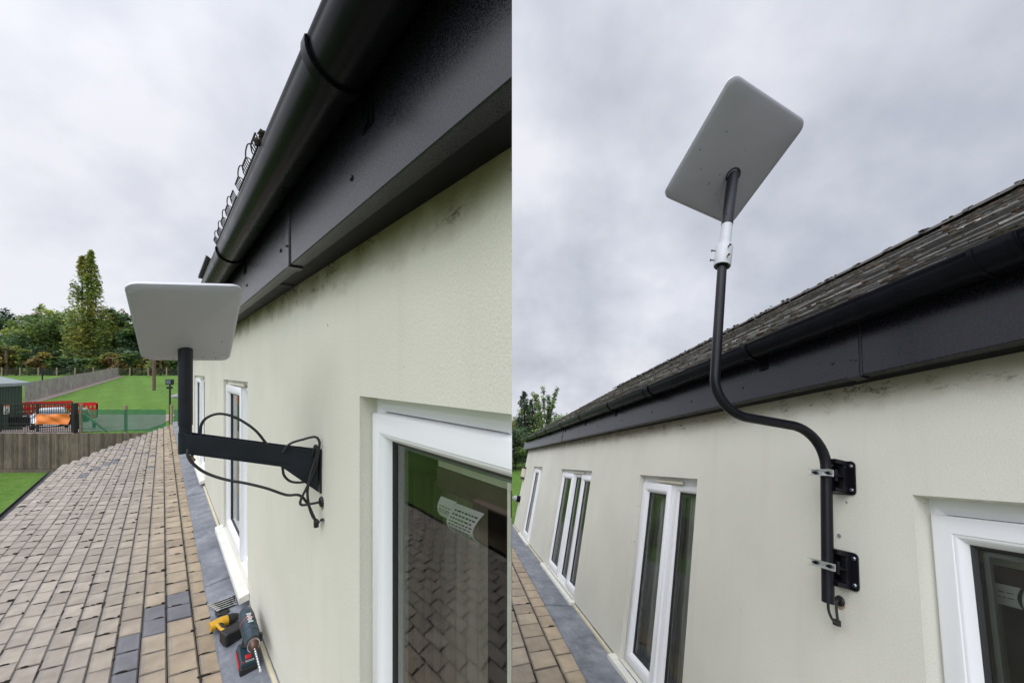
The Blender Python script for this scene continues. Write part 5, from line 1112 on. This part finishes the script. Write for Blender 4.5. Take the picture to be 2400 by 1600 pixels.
TL = [  # pixel column, distance, tip row, width, colours, leaves, shape, label
    ("poplar_tree", 205, 90, 590, 10.0, [GREEN, OLIVE, LIME, LIME, OLIVE, YOLIVE], 17000, "poplar", "tall twin tipped poplar rising far above the other trees", .26),
    ("broadleaf_tree", 118, 96, 722, 15, [GREEN, DARK, GREEN, LIME], 6500, "round", "broad mid green tree with a rounded crown left of the poplar", .32),
    ("broadleaf_tree", 62, 98, 735, 12, [GREEN, LIME, OLIVE], 5000, "round", "light green tree on the left flank of the broad rounded tree", .32),
    ("broadleaf_tree", 95, 101, 708, 7, [GOLD, OLIVE, LIME], 3000, "round", "yellowing treetop peeping over the broad rounded tree", .30),
    ("pine_tree", 12, 104, 722, 11, [PINE, DARK, PINE], 4200, "round", "dark blue green tree at the left edge behind the utility pole", .34),
    ("pine_tree", -32, 100, 722, 13, [PINE, DARK], 3800, "round", "dark tree just outside the left edge of the picture", .34),
    ("broadleaf_tree", 150, 103, 728, 10, [DARK, GREEN, DARK], 4500, "round", "dark green tree pressed against the poplar's left side", .32),
    ("broadleaf_tree", 258, 97, 716, 8.5, [GREEN, LIME, OLIVE, DARK], 5000, "round", "fresh green tree just right of the poplar", .30),
    ("broadleaf_tree", 288, 100, 724, 8, [OLIVE, GOLD, RUST], 4000, "round", "yellow brown tree between the green tree and the satellite panel", .30),
    ("broadleaf_tree", 318, 95, 730, 9, [DARK, GREEN, DARK], 4500, "round", "dark green tree half hidden by the satellite panel's left edge", .32),
    ("broadleaf_tree", 360, 98, 735, 9.5, [GREEN, DARK], 3200, "round", "green tree hidden behind the middle of the satellite panel", .32),
    ("broadleaf_tree", 405, 98, 735, 9.5, [DARK, GREEN], 3200, "round", "green tree behind the satellite panel and its mast", .32),
    ("broadleaf_tree", 190, 105, 745, 13, [DARK, GREEN], 4500, "round", "shaded green tree behind the foot of the poplar", .34),
    ("broadleaf_tree", 235, 104, 742, 11, [DARK, GREEN, OLIVE], 4500, "round", "shaded green tree filling the gap right of the poplar's foot", .34),
    ("broadleaf_tree", 30, 101, 752, 10, [DARK, GREEN], 3500, "round", "shaded green tree low beside the utility pole", .34),
]
for i, (nm, px, y, py, w, cols, n, shp, lab, sz) in enumerate(TL):
    b = lerp_list(PROL, y) - .2; tree(nm, at(px, y), y, b, top(py, y) - b, w, cols, n, 40 + i, lab, "tree", shp, sz)
SH = [(8, 806, 5.5, [GOLD, RUST, OLIVE], "orange yellow bush at the foot of the utility pole"), (38, 808, 4.8, [GOLD, OLIVE, LIME], "yellow bush right of the utility pole"), (68, 826, 4.6, [GREEN, DARK], "low green bush under the light green tree"),
      (100, 824, 5.2, [RUST, OLIVE, GOLD], "russet bush under the broad rounded tree"), (135, 836, 4.6, [DARK, GREEN], "dark low bush left of the poplar's foot"), (168, 838, 4.6, [DARK, GREEN, DARK], "dark low bush in front of the poplar's left foot"),
      (200, 840, 4.2, [GREEN, DARK], "green low bush in front of the poplar's trunk"), (228, 836, 4.4, [GREEN, OLIVE], "green bush right of the poplar's foot"), (256, 824, 4.6, [RUST, GOLD, OLIVE], "rusty bush above the end of the grey fence"),
      (284, 834, 4.2, [RUST, OLIVE, GREEN], "brownish low bush right of the rusty one"), (308, 822, 5.0, [GREEN, DARK], "round green bush left of the timber pole"), (342, 838, 4.8, [OLIVE, GREEN, GOLD], "olive bush below the satellite panel's left half"),
      (376, 838, 4.8, [OLIVE, RUST, GREEN], "olive and rust bush right of the timber pole"), (408, 838, 4.8, [GREEN, DARK], "green bush beside the dish mast")]
for i, (px, py, w, cols, lab) in enumerate(SH):
    y = 80.5 + (i % 3) * 1.2; b = lerp_list(PROL, y) - .3; tree("hedge_bush", at(px, y), y, b, top(py, y) - b, w, cols, 2300, 140 + i, lab, "bush", "round", .24, "bushes along the far hedge")
# trees beyond the far end of the right hand wing, on the ground that falls away there
for i, (nm, px, y, py, w, cols, n, shp, lab, sz) in enumerate([
    ("conifer_tree", 1228, 24, 912, 2.0, [PINE, DARK], 4500, "pine", "thin spired conifer beyond the far end of the receding wing", .055),
    ("conifer_tree", 1248, 25, 932, 1.9, [PINE, DARK, OLIVE], 4000, "pine", "smaller conifer beside the thin spired one", .055),
    ("broadleaf_tree", 1280, 22, 908, 3.0, [GREEN, DARK, GREEN], 9000, "sparse", "open branched green tree above the far end of the gutter", .05),
    ("broadleaf_tree", 1226, 27, 955, 4.0, [GOLD, GOLD, OLIVE, LIME], 9000, "round", "golden yellow tree behind the conifers at the middle of the picture", .055),
    ("broadleaf_tree", 1318, 25, 972, 3.4, [GREEN, DARK], 6000, "round", "dark green tree mostly hidden by the mossy roof", .06),
    ("broadleaf_tree", 1205, 21, 1000, 2.6, [DARK, GREEN, DARK], 6500, "round", "dark shaded tree just beyond the end of the gutter", .055)]):
    b = ground_z(at(px, y), y) - .1; tree(nm, at(px, y), y, b, top(py, y) - b, w, cols, n, 240 + i, lab, "tree", shp, sz, "trees beyond the receding wing")
